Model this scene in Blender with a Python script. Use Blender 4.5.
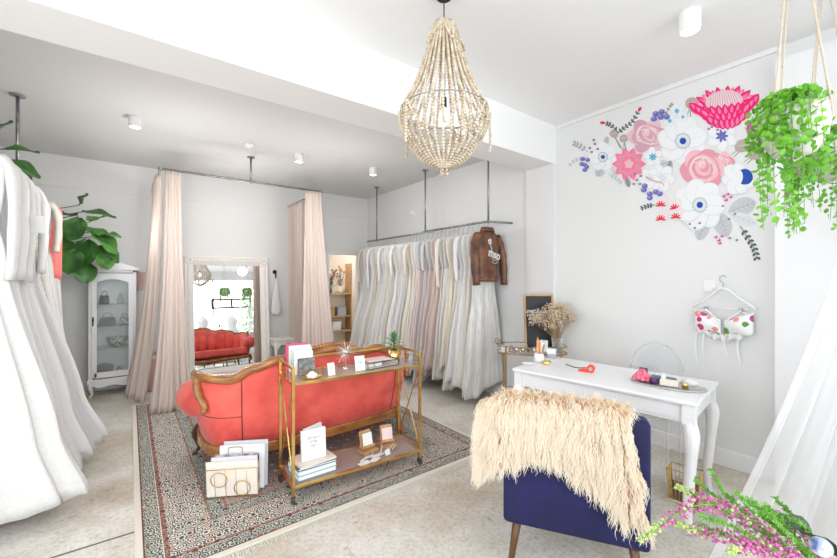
import bpy, math, random
from mathutils import Vector, Matrix, noise
R = math.radians
PI = math.pi
for o in list(bpy.data.objects):
    bpy.data.objects.remove(o)
SC = bpy.context.scene
COL = SC.collection

# ------------------------------------------------------------------ camera, world, light, exposure
CAM_H, FPX, YAW = 1.45, 382.0, R(37.06)
cam_d = bpy.data.cameras.new('camera'); cam = bpy.data.objects.new('camera', cam_d); COL.objects.link(cam)
cam.location = (0, 0, CAM_H); cam.rotation_euler = (R(90), 0, -YAW)
cam_d.sensor_fit = 'HORIZONTAL'; cam_d.sensor_width = 36; cam_d.lens = FPX / 837 * 36; cam_d.clip_start = .02
SC.camera = cam
w = bpy.data.worlds.new('world'); SC.world = w; w.use_nodes = True
w.node_tree.nodes['Background'].inputs[0].default_value = (.93, .97, 1, 1)
w.node_tree.nodes['Background'].inputs[1].default_value = 2.2
SC.view_settings.view_transform = 'Standard'; SC.view_settings.look = 'None'
SC.view_settings.exposure = -0.55; SC.view_settings.gamma = 1; SC.view_settings.use_curve_mapping = False

def area(name, loc, rot, sx, sy, power, col=(1, 1, 1)):
    l = bpy.data.lights.new(name, 'AREA'); l.shape = 'RECTANGLE'; l.size = sx; l.size_y = sy; l.energy = power; l.color = col
    o = bpy.data.objects.new(name, l); COL.objects.link(o); o.location = loc; o.rotation_euler = rot
    return o
area('daylight_shopfront', (1.2, -5.6, 2.6), (R(90), 0, 0), 11, 5.4, 1350, (.96, .98, 1))
area('fill_side', (-3.6, .7, 1.9), (R(90), 0, R(-90)), 4.6, 3.2, 260, (.97, .985, 1))  # added fill behind the invented side window, brightens the front half
def bulb(name, loc, power):  # bare point light without a fixture
    l = bpy.data.lights.new(name, 'POINT'); l.energy = power; l.shadow_soft_size = .09; l.color = (1, .995, .99)
    o = bpy.data.objects.new(name, l); COL.objects.link(o); o.location = loc
    return o
def spot(name, loc, power, size=150):
    l = bpy.data.lights.new(name, 'SPOT'); l.energy = power; l.spot_size = R(size); l.spot_blend = 1; l.shadow_soft_size = .12; l.color = (1, .995, .99)
    o = bpy.data.objects.new(name, l); COL.objects.link(o); o.location = loc
    return o

# ------------------------------------------------------------------ pixel -> world helper (finds a point of the real place)
_s, _c = math.sin(YAW), math.cos(YAW)
def ray(px, py):
    a = (px - 418.5) / FPX; b = -(py - 279) / FPX
    return Vector((_s + a * _c, _c - a * _s, b))
def at(px, py, z=0.0):
    r = ray(px, py); d = (z - CAM_H) / r.z
    return Vector((r.x * d, r.y * d, z))
def on_x(px, py, X):
    r = ray(px, py); d = X / r.x
    return Vector((X, r.y * d, CAM_H + r.z * d))
def on_y(px, py, Y):
    r = ray(px, py); d = Y / r.y
    return Vector((r.x * d, Y, CAM_H + r.z * d))

# ------------------------------------------------------------------ materials
MATS = {}
def mat(name, col, rough=.6, metal=0., bump=0., bscale=40., var=0., vscale=8., spec=.5, sheen=0., col2=None, trans=0., emis=None, estr=0., coat=0., stretch=None, btype='noise', detail=4, sub=0.):
    if name in MATS: return MATS[name]
    m = bpy.data.materials.new(name); m.use_nodes = True; nt = m.node_tree; n = nt.nodes; L = nt.links
    p = n['Principled BSDF']
    p.inputs['Base Color'].default_value = (*col, 1); p.inputs['Roughness'].default_value = rough; p.inputs['Metallic'].default_value = metal
    p.inputs['Specular IOR Level'].default_value = spec
    if sheen: p.inputs['Sheen Weight'].default_value = sheen; p.inputs['Sheen Roughness'].default_value = .4
    if coat: p.inputs['Coat Weight'].default_value = coat
    if emis: p.inputs['Emission Color'].default_value = (*emis, 1); p.inputs['Emission Strength'].default_value = estr
    tc = n.new('ShaderNodeTexCoord'); src = tc.outputs['Object']
    if stretch:
        mp = n.new('ShaderNodeMapping'); mp.inputs['Scale'].default_value = stretch; L.new(src, mp.inputs[0]); src = mp.outputs[0]
    if var or col2:
        t = n.new('ShaderNodeTexNoise'); t.inputs['Scale'].default_value = vscale; t.inputs['Detail'].default_value = detail; L.new(src, t.inputs['Vector'])
        r = n.new('ShaderNodeValToRGB'); r.color_ramp.elements[0].position = .35; r.color_ramp.elements[1].position = .65
        c2 = col2 or tuple(max(0, c * (1 - var)) for c in col)
        r.color_ramp.elements[0].color = (*c2, 1); r.color_ramp.elements[1].color = (*col, 1)
        L.new(t.outputs[0], r.inputs[0]); L.new(r.outputs[0], p.inputs['Base Color'])
    if bump:
        if btype == 'voronoi':
            t = n.new('ShaderNodeTexVoronoi'); t.inputs['Scale'].default_value = bscale; out = t.outputs['Distance']
        else:
            t = n.new('ShaderNodeTexNoise'); t.inputs['Scale'].default_value = bscale; t.inputs['Detail'].default_value = 5; out = t.outputs[0]
        L.new(src, t.inputs['Vector'])
        b = n.new('ShaderNodeBump'); b.inputs['Strength'].default_value = bump; b.inputs['Distance'].default_value = .01
        L.new(out, b.inputs['Height']); L.new(b.outputs[0], p.inputs['Normal'])
    if trans:
        tr = n.new('ShaderNodeBsdfTranslucent'); tr.inputs[0].default_value = (*col, 1)
        mx = n.new('ShaderNodeMixShader'); mx.inputs[0].default_value = trans
        L.new(p.outputs[0], mx.inputs[1]); L.new(tr.outputs[0], mx.inputs[2]); L.new(mx.outputs[0], n['Material Output'].inputs[0])
    MATS[name] = m
    return m
def clear(name, col=(1, 1, 1), opacity=.12, rough=.02, base=None, edge=.75):
    """thin clear or sheer sheet: transparency mixed with a gloss or a fabric"""
    if name in MATS: return MATS[name]
    m = bpy.data.materials.new(name); m.use_nodes = True; nt = m.node_tree; n = nt.nodes; L = nt.links
    p = n['Principled BSDF']; p.inputs['Base Color'].default_value = (*(base or col), 1); p.inputs['Roughness'].default_value = rough
    tr = n.new('ShaderNodeBsdfTransparent'); tr.inputs[0].default_value = (*col, 1)
    mx = n.new('ShaderNodeMixShader')
    lw = n.new('ShaderNodeLayerWeight'); lw.inputs[0].default_value = .35
    mm = n.new('ShaderNodeMath'); mm.operation = 'MULTIPLY_ADD'; mm.inputs[1].default_value = edge; mm.inputs[2].default_value = opacity; mm.use_clamp = True
    L.new(lw.outputs['Facing'], mm.inputs[0]); L.new(mm.outputs[0], mx.inputs[0])
    L.new(tr.outputs[0], mx.inputs[1]); L.new(p.outputs[0], mx.inputs[2]); L.new(mx.outputs[0], n['Material Output'].inputs[0])
    MATS[name] = m
    return m

WALL = mat('white wall paint', (.81, .812, .81), .75, bump=.05, bscale=60, spec=.2)
WALLG = mat('cool grey white wall paint', (.82, .822, .815), .75, bump=.05, bscale=60, spec=.2)
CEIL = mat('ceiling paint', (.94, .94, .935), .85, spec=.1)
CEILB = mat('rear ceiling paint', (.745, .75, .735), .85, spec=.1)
TRIM = mat('white trim gloss', (.86, .86, .87), .4)
WOODW = mat('white painted wood', (.88, .88, .89), .35, spec=.5)
CREAMW = mat('cream distressed paint', (.92, .90, .86), .5, bump=.2, bscale=70, var=.07, vscale=30)
BRASS = mat('brass', (.72, .47, .16), .28, 1, bump=.08, bscale=40, var=.25, vscale=14)
BRASSD = mat('aged brass', (.42, .27, .13), .35, 1)
GOLD = mat('polished gold', (.86, .62, .26), .22, 1)
STEEL = mat('galvanised pipe', (.42, .42, .43), .38, .9, var=.3, vscale=20)
BLACK = mat('matt black', (.015, .015, .017), .5)
DGREY = mat('dark grey plastic', (.09, .1, .12), .4)
GREY = mat('grey plastic', (.4, .42, .45), .4)
WHITE = mat('plain white', (.88, .88, .88), .5)
PAPER = mat('white card', (.9, .9, .89), .7)
CREAM = mat('cream card', (.86, .79, .71), .7)
SKYB = mat('pale blue cloth cover', (.52, .70, .76), .6)
TEAL = mat('teal cover', (.12, .33, .36), .5)
PINKC = mat('magenta cover', (.72, .08, .2), .5)
CORAL = mat('coral velvet', (.86, .14, .105), .75, sheen=.25, bump=.12, bscale=90, col2=(.66, .075, .06), vscale=5)
WALNUT = mat('varnished walnut', (.46, .19, .05), .25, bump=.06, bscale=20, col2=(.24, .085, .022), vscale=7, coat=.5, stretch=(1, 1, 3))
WALD = mat('dark stained wood', (.085, .035, .018), .3, coat=.4)
OAK = mat('honey oak', (.62, .36, .16), .5, var=.25, vscale=20, stretch=(1, 1, .2))
NAVY = mat('navy velvet', (.009, .010, .085), .8, sheen=.05, bump=.1, bscale=120, col2=(.005, .006, .05), vscale=6)
LEAF = mat('fiddle leaf green', (.075, .22, .04), .38, bump=.5, bscale=18, col2=(.03, .11, .022), vscale=9)
LEAF2 = mat('bright trailing green', (.27, .64, .07), .45, col2=(.10, .36, .025), vscale=12, trans=.25)
LEAF3 = mat('succulent green', (.10, .34, .09), .4, col2=(.05, .2, .05), vscale=14)
HEATHG = mat('fresh stem green', (.22, .52, .06), .5, col2=(.12, .36, .04), vscale=20, trans=.2)
PINKF = mat('heather pink', (.52, .03, .26), .6, col2=(.82, .36, .60), vscale=110, trans=.2)
BARK = mat('bark', (.13, .08, .05), .8, bump=.4, bscale=30)
CLAYG = mat('grey planter', (.42, .41, .40), .7)
GLASS = clear('clear glass', (.97, .99, .98), .07)
ACRYL = clear('clear acrylic', (.97, .975, .985), .03)
SHELFG = clear('shelf glass with reflection tint', (.74, .66, .62), .07)  # brown tint stands in for the sofa and rug mirrored in the shelves
WINDG = clear('window glass', (.98, .99, 1), .03)
CURT = mat('blush curtain linen', (.87, .76, .69), .85, trans=.25, bump=.1, bscale=200, sheen=.3)
BLUSH = mat('blush upholstery', (.72, .50, .47), .8, sheen=.3)
LEATH = mat('brown leather', (.25, .10, .045), .40, bump=.35, bscale=35, col2=(.085, .034, .018), vscale=8)
SHEER = clear('sheer white tulle', (.98, .98, .985), .30, .9, (.93, .93, .94), .42)
FABS = {
 'white': mat('white satin', (.92, .92, .92), .5, trans=.15, sheen=.2),
 'lace': mat('white lace', (.92, .915, .90), .8, bump=.22, bscale=150, btype='voronoi', col2=(.86, .85, .83), vscale=60, trans=.15),
 'ivory': mat('ivory chiffon', (.90, .86, .78), .8, bump=.15, bscale=60, trans=.2),
 'cream': mat('cream lace', (.88, .82, .71), .8, bump=.5, bscale=110, btype='voronoi', col2=(.74, .66, .54), vscale=60, trans=.15),
 'blush': mat('blush chiffon', (.80, .68, .63), .8, trans=.2, bump=.1, bscale=60),
 'rose': mat('dusty rose satin', (.70, .57, .53), .55, trans=.1),
 'champ': mat('champagne satin', (.85, .79, .66), .5, trans=.1),
 'grey': mat('silver grey net', (.80, .80, .80), .7, trans=.25, bump=.4, bscale=130, btype='voronoi'),
 'sequin': mat('cream sequins', (.85, .80, .70), .25, .15, bump=1.0, bscale=110, btype='voronoi', col2=(.66, .58, .45), vscale=40),
 'fringed': mat('white fringed lace', (.93, .92, .90), .8, bump=.8, bscale=60, col2=(.74, .72, .69), vscale=34, stretch=(1, 1, .14), trans=.12),
 'coral': mat('coral silk', (.85, .22, .2), .6),
}

# ------------------------------------------------------------------ mesh collecting
class MB:
    def __init__(s): s.v = []; s.f = []; s.mi = []; s.M = Matrix.Identity(4); s.m = 0; s.at = None
    def add(s, vs, fs):
        b = len(s.v); M = s.M
        s.v += [M @ Vector(p) for p in vs]
        s.f += [tuple(i + b for i in f) for f in fs]; s.mi += [s.m] * len(fs)
    def box(s, c, d, rz=0, rx=0, ry=0):
        x, y, z = d[0] / 2, d[1] / 2, d[2] / 2
        M = Matrix.Translation(c) @ Matrix.Rotation(rz, 4, 'Z') @ Matrix.Rotation(ry, 4, 'Y') @ Matrix.Rotation(rx, 4, 'X')
        vs = [M @ Vector((a * x, b * y, e * z)) for a in (-1, 1) for b in (-1, 1) for e in (-1, 1)]
        s.add(vs, [(0, 1, 3, 2), (4, 6, 7, 5), (0, 4, 5, 1), (2, 3, 7, 6), (0, 2, 6, 4), (1, 5, 7, 3)])
    def rings(s, rings, close_ends=True, closed=True):
        n = len(rings[0]); vs = [p for r in rings for p in r]; fs = []
        for i in range(len(rings) - 1):
            for j in range(n if closed else n - 1):
                k = (j + 1) % n
                fs.append((i * n + j, i * n + k, (i + 1) * n + k, (i + 1) * n + j))
        if close_ends:
            fs.append(tuple(range(n))[::-1]); fs.append(tuple((len(rings) - 1) * n + j for j in range(n)))
        s.add(vs, fs)
    def tube(s, pts, r, n=8, sq=False, ends=True, flat=1.0):
        pts = [Vector(p) for p in pts]; rs = []
        prev = None
        for i, p in enumerate(pts):
            t = (pts[min(i + 1, len(pts) - 1)] - pts[max(i - 1, 0)]).normalized()
            if prev is None:
                a = Vector((0, 0, 1)) if abs(t.z) < .9 else Vector((1, 0, 0))
                u = t.cross(a).normalized()
            else:
                u = (prev - t * prev.dot(t)).normalized()
            prev = u; v = t.cross(u)
            ri = r(i / (len(pts) - 1)) if callable(r) else (r[i] if isinstance(r, (list, tuple)) else r)
            o = PI / n if sq else 0
            rs.append([p + u * math.cos(2 * PI * k / n + o) * ri + v * math.sin(2 * PI * k / n + o) * ri * flat for k in range(n)])
        s.rings(rs, ends)
    def bar(s, a, b, t): s.tube([a, b], t * .7071, 4, True)
    def lathe(s, prof, c=(0, 0, 0), n=24, sx=1, sy=1):
        c = Vector(c)
        s.rings([[c + Vector((r * sx * math.cos(2 * PI * k / n), r * sy * math.sin(2 * PI * k / n), z)) for k in range(n)] for r, z in prof], True)
    def ball(s, c, r, n=10, m=6, sc=(1, 1, 1)):
        c = Vector(c); rr = []
        for i in range(m + 1):
            a = PI * i / m; q = max(math.sin(a), .02)
            rr.append([c + Vector((r * sc[0] * q * math.cos(2 * PI * k / n), r * sc[1] * q * math.sin(2 * PI * k / n), -r * sc[2] * math.cos(a))) for k in range(n)])
        s.rings(rr)
    def grid(s, fn, nu, nv):
        vs = [fn(i / nu, j / nv) for j in range(nv + 1) for i in range(nu + 1)]
        fs = [(j * (nu + 1) + i, j * (nu + 1) + i + 1, (j + 1) * (nu + 1) + i + 1, (j + 1) * (nu + 1) + i) for j in range(nv) for i in range(nu)]
        s.add(vs, fs)
    def prism(s, poly, a, b, axis='z'):
        """outline (u,v) pushed from a to b along an axis"""
        f = {'z': lambda u, v, h: (u, v, h), 'y': lambda u, v, h: (u, h, v), 'x': lambda u, v, h: (h, u, v)}[axis]
        s.rings([[Vector(f(u, v, a)) for u, v in poly], [Vector(f(u, v, b)) for u, v in poly]])
    def build(s, name, m, parent=None, smooth=False, bevel=0, solid=0, subsurf=0, loc=None, seg=2):
        me = bpy.data.meshes.new(name); me.from_pydata([tuple(p) for p in s.v], [], s.f)
        ms = m if isinstance(m, (list, tuple)) else [m]
        for q in ms: me.materials.append(q)
        if len(ms) > 1: me.polygons.foreach_set('material_index', s.mi)
        if smooth: me.polygons.foreach_set('use_smooth', [True] * len(me.polygons))
        me.update()
        import bmesh
        bm = bmesh.new(); bm.from_mesh(me); bmesh.ops.recalc_face_normals(bm, faces=bm.faces); bm.to_mesh(me); bm.free()
        o = bpy.data.objects.new(name, me); COL.objects.link(o)
        if parent: o.parent = parent
        if loc: o.location = loc
        if solid:
            q = o.modifiers.new('thickness', 'SOLIDIFY'); q.thickness = solid; q.offset = 0
        if bevel:
            q = o.modifiers.new('edge', 'BEVEL'); q.width = bevel; q.segments = seg; q.limit_method = 'ANGLE'; q.angle_limit = R(40)
            if smooth is False:
                pass
        if subsurf:
            q = o.modifiers.new('smooth', 'SUBSURF'); q.levels = subsurf; q.render_levels = subsurf
        return o

def tag(o, label, cat, group=None, kind=None):
    o['label'] = label; o['category'] = cat
    if group: o['group'] = group
    if kind: o['kind'] = kind
    return o
def thing(name, label, cat, loc=(0, 0, 0), rz=0, group=None):
    o = bpy.data.objects.new(name, None); COL.objects.link(o); o.empty_display_size = .05
    o.location = loc; o.rotation_euler = (0, 0, rz)
    return tag(o, label, cat, group)
def struct(name, mb, m, **k):
    o = mb.build(name, m, **k); o['kind'] = 'structure'; return o
def sbox(name, lo, hi, m, **k):
    b = MB(); b.box([(lo[i] + hi[i]) / 2 for i in range(3)], [hi[i] - lo[i] for i in range(3)]); return struct(name, b, m, **k)
def text(name, s, size, m, parent, M, ext=.0008, align='CENTER'):
    cu = bpy.data.curves.new('t', 'FONT'); cu.body = s; cu.size = size; cu.extrude = ext; cu.offset = size * .03; cu.align_x = align; cu.align_y = 'CENTER'
    t = bpy.data.objects.new('t', cu); COL.objects.link(t)
    bpy.context.view_layer.update()
    me = bpy.data.meshes.new_from_object(t.evaluated_get(bpy.context.evaluated_depsgraph_get()))
    bpy.data.objects.remove(t)
    o = bpy.data.objects.new(name, me); COL.objects.link(o); me.materials.clear(); me.materials.append(m)
    me.transform(M); o.parent = parent
    return o
def copy_tree(o, parent=None):
    c = o.copy(); COL.objects.link(c); c.parent = parent
    for ch in [x for x in o.children]: copy_tree(ch, c)
    return c
def lerp(a, b, t): return a + (b - a) * t
def crom(pts, n):
    """smooth curve through points"""
    P = [Vector(p) for p in pts]; P = [P[0] * 2 - P[1]] + P + [P[-1] * 2 - P[-2]]; out = []
    for i in range(1, len(P) - 2):
        for k in range(n):
            t = k / n; a, b, c, d = P[i - 1], P[i], P[i + 1], P[i + 2]
            out.append(.5 * (2 * b + (c - a) * t + (2 * a - 5 * b + 4 * c - d) * t * t + (3 * b - a - 3 * c + d) * t ** 3))
    out.append(P[-2]); return out
def interp(tab, x):
    if x <= tab[0][0]: return tab[0][1]
    for (a, p), (b, q) in zip(tab, tab[1:]):
        if x <= b:
            t = (x - a) / (b - a); t = t * t * (3 - 2 * t); return p + (q - p) * t
    return tab[-1][1]

# ================================================================== THE ROOM
XW, YB, ZF, ZB = 3.68, 6.48, 3.10, 2.99      # mural wall, rear wall, front ceiling, rear ceiling
XR = 3.66                                     # wall behind the clothing rail
# floor
fm = mat('polished concrete', (.5, .5, .5), .38)
nt = fm.node_tree; n = nt.nodes; L = nt.links; p = n['Principled BSDF']
tc = n.new('ShaderNodeTexCoord')
def noi(sc, det, rough=.55):
    t = n.new('ShaderNodeTexNoise'); t.inputs['Scale'].default_value = sc; t.inputs['Detail'].default_value = det; t.inputs['Roughness'].default_value = rough
    L.new(tc.outputs['Object'], t.inputs['Vector']); return t.outputs[0]
def ramp(src, pts):
    r = n.new('ShaderNodeValToRGB'); L.new(src, r.inputs[0]); e = r.color_ramp.elements
    while len(e) < len(pts): e.new(.5)
    for q, (po, c) in zip(e, pts): q.position = po; q.color = (*c, 1)
    return r.outputs[0]
base = ramp(noi(1.3, 7, .62), [(.38, (.56, .50, .40)), (.5, (.69, .65, .57)), (.60, (.80, .785, .74))])
spk = ramp(noi(38, 4, .7), [(.36, (.80, .78, .75)), (.52, (1, 1, 1)), (.72, (1.08, 1.07, 1.05))])
pit = ramp(noi(9, 8, .8), [(.33, (.52, .47, .40)), (.41, (1, 1, 1))])
def mul(a, b):
    q = n.new('ShaderNodeMix'); q.data_type = 'RGBA'; q.blend_type = 'MULTIPLY'; q.inputs[0].default_value = 1
    L.new(a, q.inputs[6]); L.new(b, q.inputs[7]); return q.outputs[2]
L.new(mul(mul(base, spk), pit), p.inputs['Base Color'])
rr = n.new('ShaderNodeMapRange'); rr.inputs[3].default_value = .25; rr.inputs[4].default_value = .55; L.new(noi(3, 5), rr.inputs[0]); L.new(rr.outputs[0], p.inputs['Roughness'])
sbox('floor', (-2.7, -1.9, -.1), (4.1, 9.2, 0), fm)
b = MB(); b.box((-.7, 2.74, .0008), (4.0, .012, .0016), rz=R(-1)); struct('trim_1', b, mat('saw cut joint', (.14, .125, .1), .9))
# walls
sbox('wall_right', (XW, -1.75, 0), (XW + .2, 2.4, ZF), WALL)
sbox('wall_rail_side', (XR, 2.5, 0), (XW + .2, YB + .1, 3.2), WALLG)
b = MB(); b.box(((-1.7 + 2.87) / 2, YB + .05, 1.6), (4.57, .1, 3.2)); b.box(((3.45 + XW) / 2, YB + .05, 1.6), (XW - 3.45, .1, 3.2)); b.box((3.16, YB + .05, (1.9 + 3.2) / 2), (.58, .1, 1.3))
struct('wall_back', b, WALLG)
b = MB(); b.box((-1.65, 5.1, 1.6), (.1, 5.3 - .4, 3.2)); b.box((-2.15, 2.6, 1.6), (1.1, .1, 3.2)); struct('wall_left', b, WALL)
b = MB()   # left wall of the front half with a broad opening added for fill light
b.box((-2.7, -1.35, 1.6), (.12, .8, 3.2)); b.box((-2.7, 2.5, 1.6), (.12, .2, 3.2)); b.box((-2.7, .7, .25), (.12, 3.5, .5)); b.box((-2.7, .7, 3.0), (.12, 3.5, .3)); struct('wall_front_left', b, WALL)
b = MB()   # shop front
b.box((-2.05, -1.7, 1.6), (1.3, .12, 3.2)); b.box((3.85, -1.7, 1.6), (.3, .12, 3.2)); b.box((1.2, -1.7, .2), (5.3, .12, .4)); b.box((1.2, -1.7, 3.0), (5.3, .12, .3)); struct('wall_front', b, WALL)
# pilaster + beam + ceilings
sbox('trim_2', (3.63, 2.40, 0), (XW + .2, 2.76, 2.69), WALL)
sbox('trim_3', (-2.7, 2.40, 2.69), (XW + .2, 2.76, 3.2), CEIL)
sbox('trim_4', (3.60, -1.7, 0), (XW + .02, .63, 2.98), TRIM)
b = MB(); b.box((.5, .35, ZF + .05), (6.6, 4.12, .1)); struct('ceiling', b, CEIL)
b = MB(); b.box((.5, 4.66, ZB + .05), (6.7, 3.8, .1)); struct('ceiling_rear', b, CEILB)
sbox('trim_5', (XW - .02, .63, ZF - .035), (XW + .01, 2.4, ZF), TRIM)
sbox('baseboard_right', (XW - .018, .63, 0), (XW + .01, 2.4, .13), TRIM, bevel=.004)
sbox('baseboard_rail_side', (XR - .018, 2.76, 0), (XR + .01, YB, .13), TRIM, bevel=.004)
sbox('baseboard_back', (-1.6, YB - .018, 0), (2.87, YB + .01, .13), TRIM, bevel=.004)
b = MB(); b.box(((-1.6 + XR) / 2, YB - .006, 2.61), (XR + 1.6, .014, .022)); struct('trim_6', b, WALLG)
sbox('trim_7', (2.81, YB - .015, 0), (2.87, YB, 1.94), TRIM); sbox('trim_8', (3.45, YB - .015, 0), (3.51, YB, 1.94), TRIM); sbox('trim_9', (2.87, YB - .015, 1.90), (3.45, YB, 1.95), TRIM)
# room beyond the doorway
CRW = mat('warm cream wall', (.86, .78, .68), .8)
b = MB(); b.box((3.2, 8.9, 1.5), (3.2, .1, 3)); b.box((4.05, 7.7, 1.5), (.1, 2.4, 3)); b.box((1.75, 7.7, 1.5), (.1, 2.4, 3)); struct('wall_store', b, CRW)
sbox('ceiling_store', (1.7, 6.58, 2.7), (4.1, 9.0, 2.8), CEIL)
# shop-front window, then the added side window
def window(name, x0, x1, y, z0, z1, bars, frame_m, side=False):
    r = bpy.data.objects.new(name, None); COL.objects.link(r); r['kind'] = 'structure'
    f = MB(); T = .05
    def bx(a0, a1, h0, h1):
        if side: f.box((y, (a0 + a1) / 2, (h0 + h1) / 2), (.06, abs(a1 - a0), abs(h1 - h0)))
        else: f.box(((a0 + a1) / 2, y, (h0 + h1) / 2), (abs(a1 - a0), .06, abs(h1 - h0)))
    bx(x0, x1, z0, z0 + T); bx(x0, x1, z1 - T, z1); bx(x0, x0 + T, z0, z1); bx(x1 - T, x1, z0, z1)
    for q in bars: bx(q - T / 2, q + T / 2, z0, z1)
    f.build('window_frame', frame_m, r)
    g = MB()
    if side: g.box((y, (x0 + x1) / 2, (z0 + z1) / 2), (.006, x1 - x0 - .02, z1 - z0 - .02))
    else: g.box(((x0 + x1) / 2, y, (z0 + z1) / 2), (x1 - x0 - .02, .006, z1 - z0 - .02))
    g.build('pane', WINDG, r)
    return r
window('window_1', -1.4, 3.6, -1.7, .4, 2.85, [.9, 2.25], TRIM)
window('window_added', -1.05, 2.4, -2.7, .5, 2.85, [.7], TRIM, side=True)  # unseen window added on the left to brighten the room
b = MB()
for z in (2.12, 1.84): b.box((2.8, -1.6, z), (1.26, .04, .06))
for x in (2.2, 2.8, 3.4): b.box((x, -1.6, 1.98), (.06, .035, .22))
tag(b.build('transom_frame', mat('bronze transom metal', (.09, .05, .02), .5)), 'bronze metal transom frame across the shop window, seen in the mirror', 'frame')

# ceiling lights, then unseen fill points
def can(px, py, zc, label, power, r=.052, h=.10):
    p = at(px, py, zc); t = thing('ceiling_light', label, 'light', (p.x, p.y, zc), 0, None)
    a = MB(); a.lathe([(r * .9, 0), (r, -.002), (r, -h), (r * .86, -h), (r * .8, -h + .02)], n=28); a.build('housing', WHITE, t, smooth=False, bevel=.002)
    a = MB(); a.lathe([(r * .8, -h + .012), (r * .8, -h + .006)], n=24); a.build('lens', mat('lit lens', (1, .98, .94), .4, emis=(1, .96, .9), estr=6), t)
    l = spot('ceiling_lamp', (p.x, p.y, zc - h - .01), power); return t
can(135, 117, ZB, 'white cylinder downlight above the left clothes rack', 12)
can(299, 154, ZB, 'white cylinder downlight beyond the curtain rail', 12)
can(373, 168, ZB, 'white cylinder downlight near the far clothes rail', 12)
can(690, 12, ZF, 'white cylinder downlight above the painted flower wall', 16, .058, .12)
bulb('fill_front', (.5, .3, 2.2), 14); bulb('fill_front_left', (-1.4, .8, 2.2), 16); bulb('ceiling_lamp_store', (3.0, 7.6, 2.3), 45); bulb('fill_rear', (.35, 4.3, 2.0), 30); bulb('fill_rear_right', (1.9, 4.2, 2.0), 24); bulb('fill_corner', (-.05, 5.35, 2.0), 9); bulb('fill_booth', (1.2, 5.5, 2.3), 14)  # all but the store lamp are unseen fill points added to brighten the room
p = at(249, 144, ZB); b = MB(); b.lathe([(.05, 0), (.055, -.012), (.045, -.03), (.02, -.045)], (p.x, p.y, ZB), 24)
tag(b.build('smoke_alarm', WHITE, smooth=False), 'small white round smoke alarm on the rear ceiling', 'smoke alarm')
b = MB(); b.box((XR - .012, 5.0, 2.52), (.03, .09, .07)); b.ball((XR - .03, 5.0, 2.52), .028)
tag(b.build('motion_sensor', WHITE), 'small white sensor high on the wall behind the long rail', 'sensor')

# ================================================================== RUG
rm = mat('persian rug', (.5, .5, .5), .95, spec=.1)
nt = rm.node_tree; n = nt.nodes; L = nt.links; p = n['Principled BSDF']; tc = n.new('ShaderNodeTexCoord')
sep = n.new('ShaderNodeSeparateXYZ'); L.new(tc.outputs['Object'], sep.inputs[0])
def M(op, a, b=None, c=None):
    q = n.new('ShaderNodeMath'); q.operation = op
    for i, v in enumerate((a, b, c)):
        if v is None: continue
        if isinstance(v, (int, float)): q.inputs[i].default_value = v
        else: L.new(v, q.inputs[i])
    return q.outputs[0]
RX, RY = 1.235, 1.62
dx = M('SUBTRACT', RX, M('ABSOLUTE', sep.outputs[0])); dy = M('SUBTRACT', RY, M('ABSOLUTE', sep.outputs[1]))
d = M('MINIMUM', dx, dy)
def cramp(src, pts, interp_='CONSTANT'):
    r = n.new('ShaderNodeValToRGB'); r.color_ramp.interpolation = interp_; L.new(src, r.inputs[0]); e = r.color_ramp.elements
    while len(e) < len(pts): e.new(.5)
    for i, (po, c) in enumerate(pts): e[i].position = po; e[i].color = (*c, 1)
    return r.outputs[0]
cr, br, te, tl, pk = (.78, .74, .64), (.15, .07, .06), (.05, .09, .10), (.46, .49, .44), (.56, .42, .36)
bands = [(0, cr), (.032, br), (.040, te), (.118, cr), (.124, br), (.146, cr), (.152, cr), (.36, br), (.372, te), (.45, cr), (.456, br), (.474, pk)]
ground = cramp(d, bands)
dk_ = (.06, .075, .085)
other = cramp(d, [(0, cr), (.032, br), (.040, (.62, .60, .50)), (.118, cr), (.124, (.46, .27, .22)), (.146, br), (.152, dk_), (.36, (.46, .27, .22)), (.372, (.60, .58, .50)), (.45, br), (.456, (.5, .3, .25)), (.474, (.13, .15, .17))])
third = cramp(d, [(0, cr), (.032, br), (.040, (.36, .16, .11)), (.118, br), (.152, (.60, .36, .25)), (.36, cr), (.372, br), (.474, (.74, .66, .56))])
def vor(sc, feat='F1', rand=1.0):
    v = n.new('ShaderNodeTexVoronoi'); v.inputs['Scale'].default_value = sc; v.feature = feat; v.inputs['Randomness'].default_value = rand
    L.new(tc.outputs['Object'], v.inputs['Vector']); return v
def mixc(f, a, b_):
    q = n.new('ShaderNodeMix'); q.data_type = 'RGBA'; L.new(f, q.inputs[0]); L.new(a, q.inputs[6]); L.new(b_, q.inputs[7]); return q.outputs[2]
v1 = vor(24, rand=.65); ringy = M('GREATER_THAN', M('SINE', M('MULTIPLY', v1.outputs['Distance'], 22.0)), .0)
v2 = vor(10, rand=.3); ros = M('LESS_THAN', v2.outputs['Distance'], .15)
v3 = vor(60, rand=.9); dots = M('LESS_THAN', v3.outputs['Distance'], .30)
c1 = mixc(ringy, ground, other); c2 = mixc(ros, c1, third); c3 = mixc(dots, c2, third)
q = n.new('ShaderNodeMix'); q.data_type = 'RGBA'; q.inputs[0].default_value = .30; L.new(c2, q.inputs[6]); L.new(c3, q.inputs[7])
L.new(q.outputs[2], p.inputs['Base Color'])
t = thing('patterned_rug', 'large cream and teal patterned oriental rug lying on the concrete floor', 'rug', (1.255, 3.82, 0))
b = MB(); b.box((0, 0, .006), (2 * RX, 2 * RY, .012)); b.build('pile', rm, t)
random.seed(2)
for sgn in (-1, 1):
    b = MB()
    for i in range(240):
        x = -RX + 2 * RX * (i + .5) / 240; l = random.uniform(.035, .06)
        b.tube([(x, sgn * (RY - .005), .006), (x + random.uniform(-.006, .006), sgn * (RY + l), .003)], .0035, 4)
    b.build('fringe', mat('fringe wool', (.72, .68, .6), .95), t)
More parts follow.
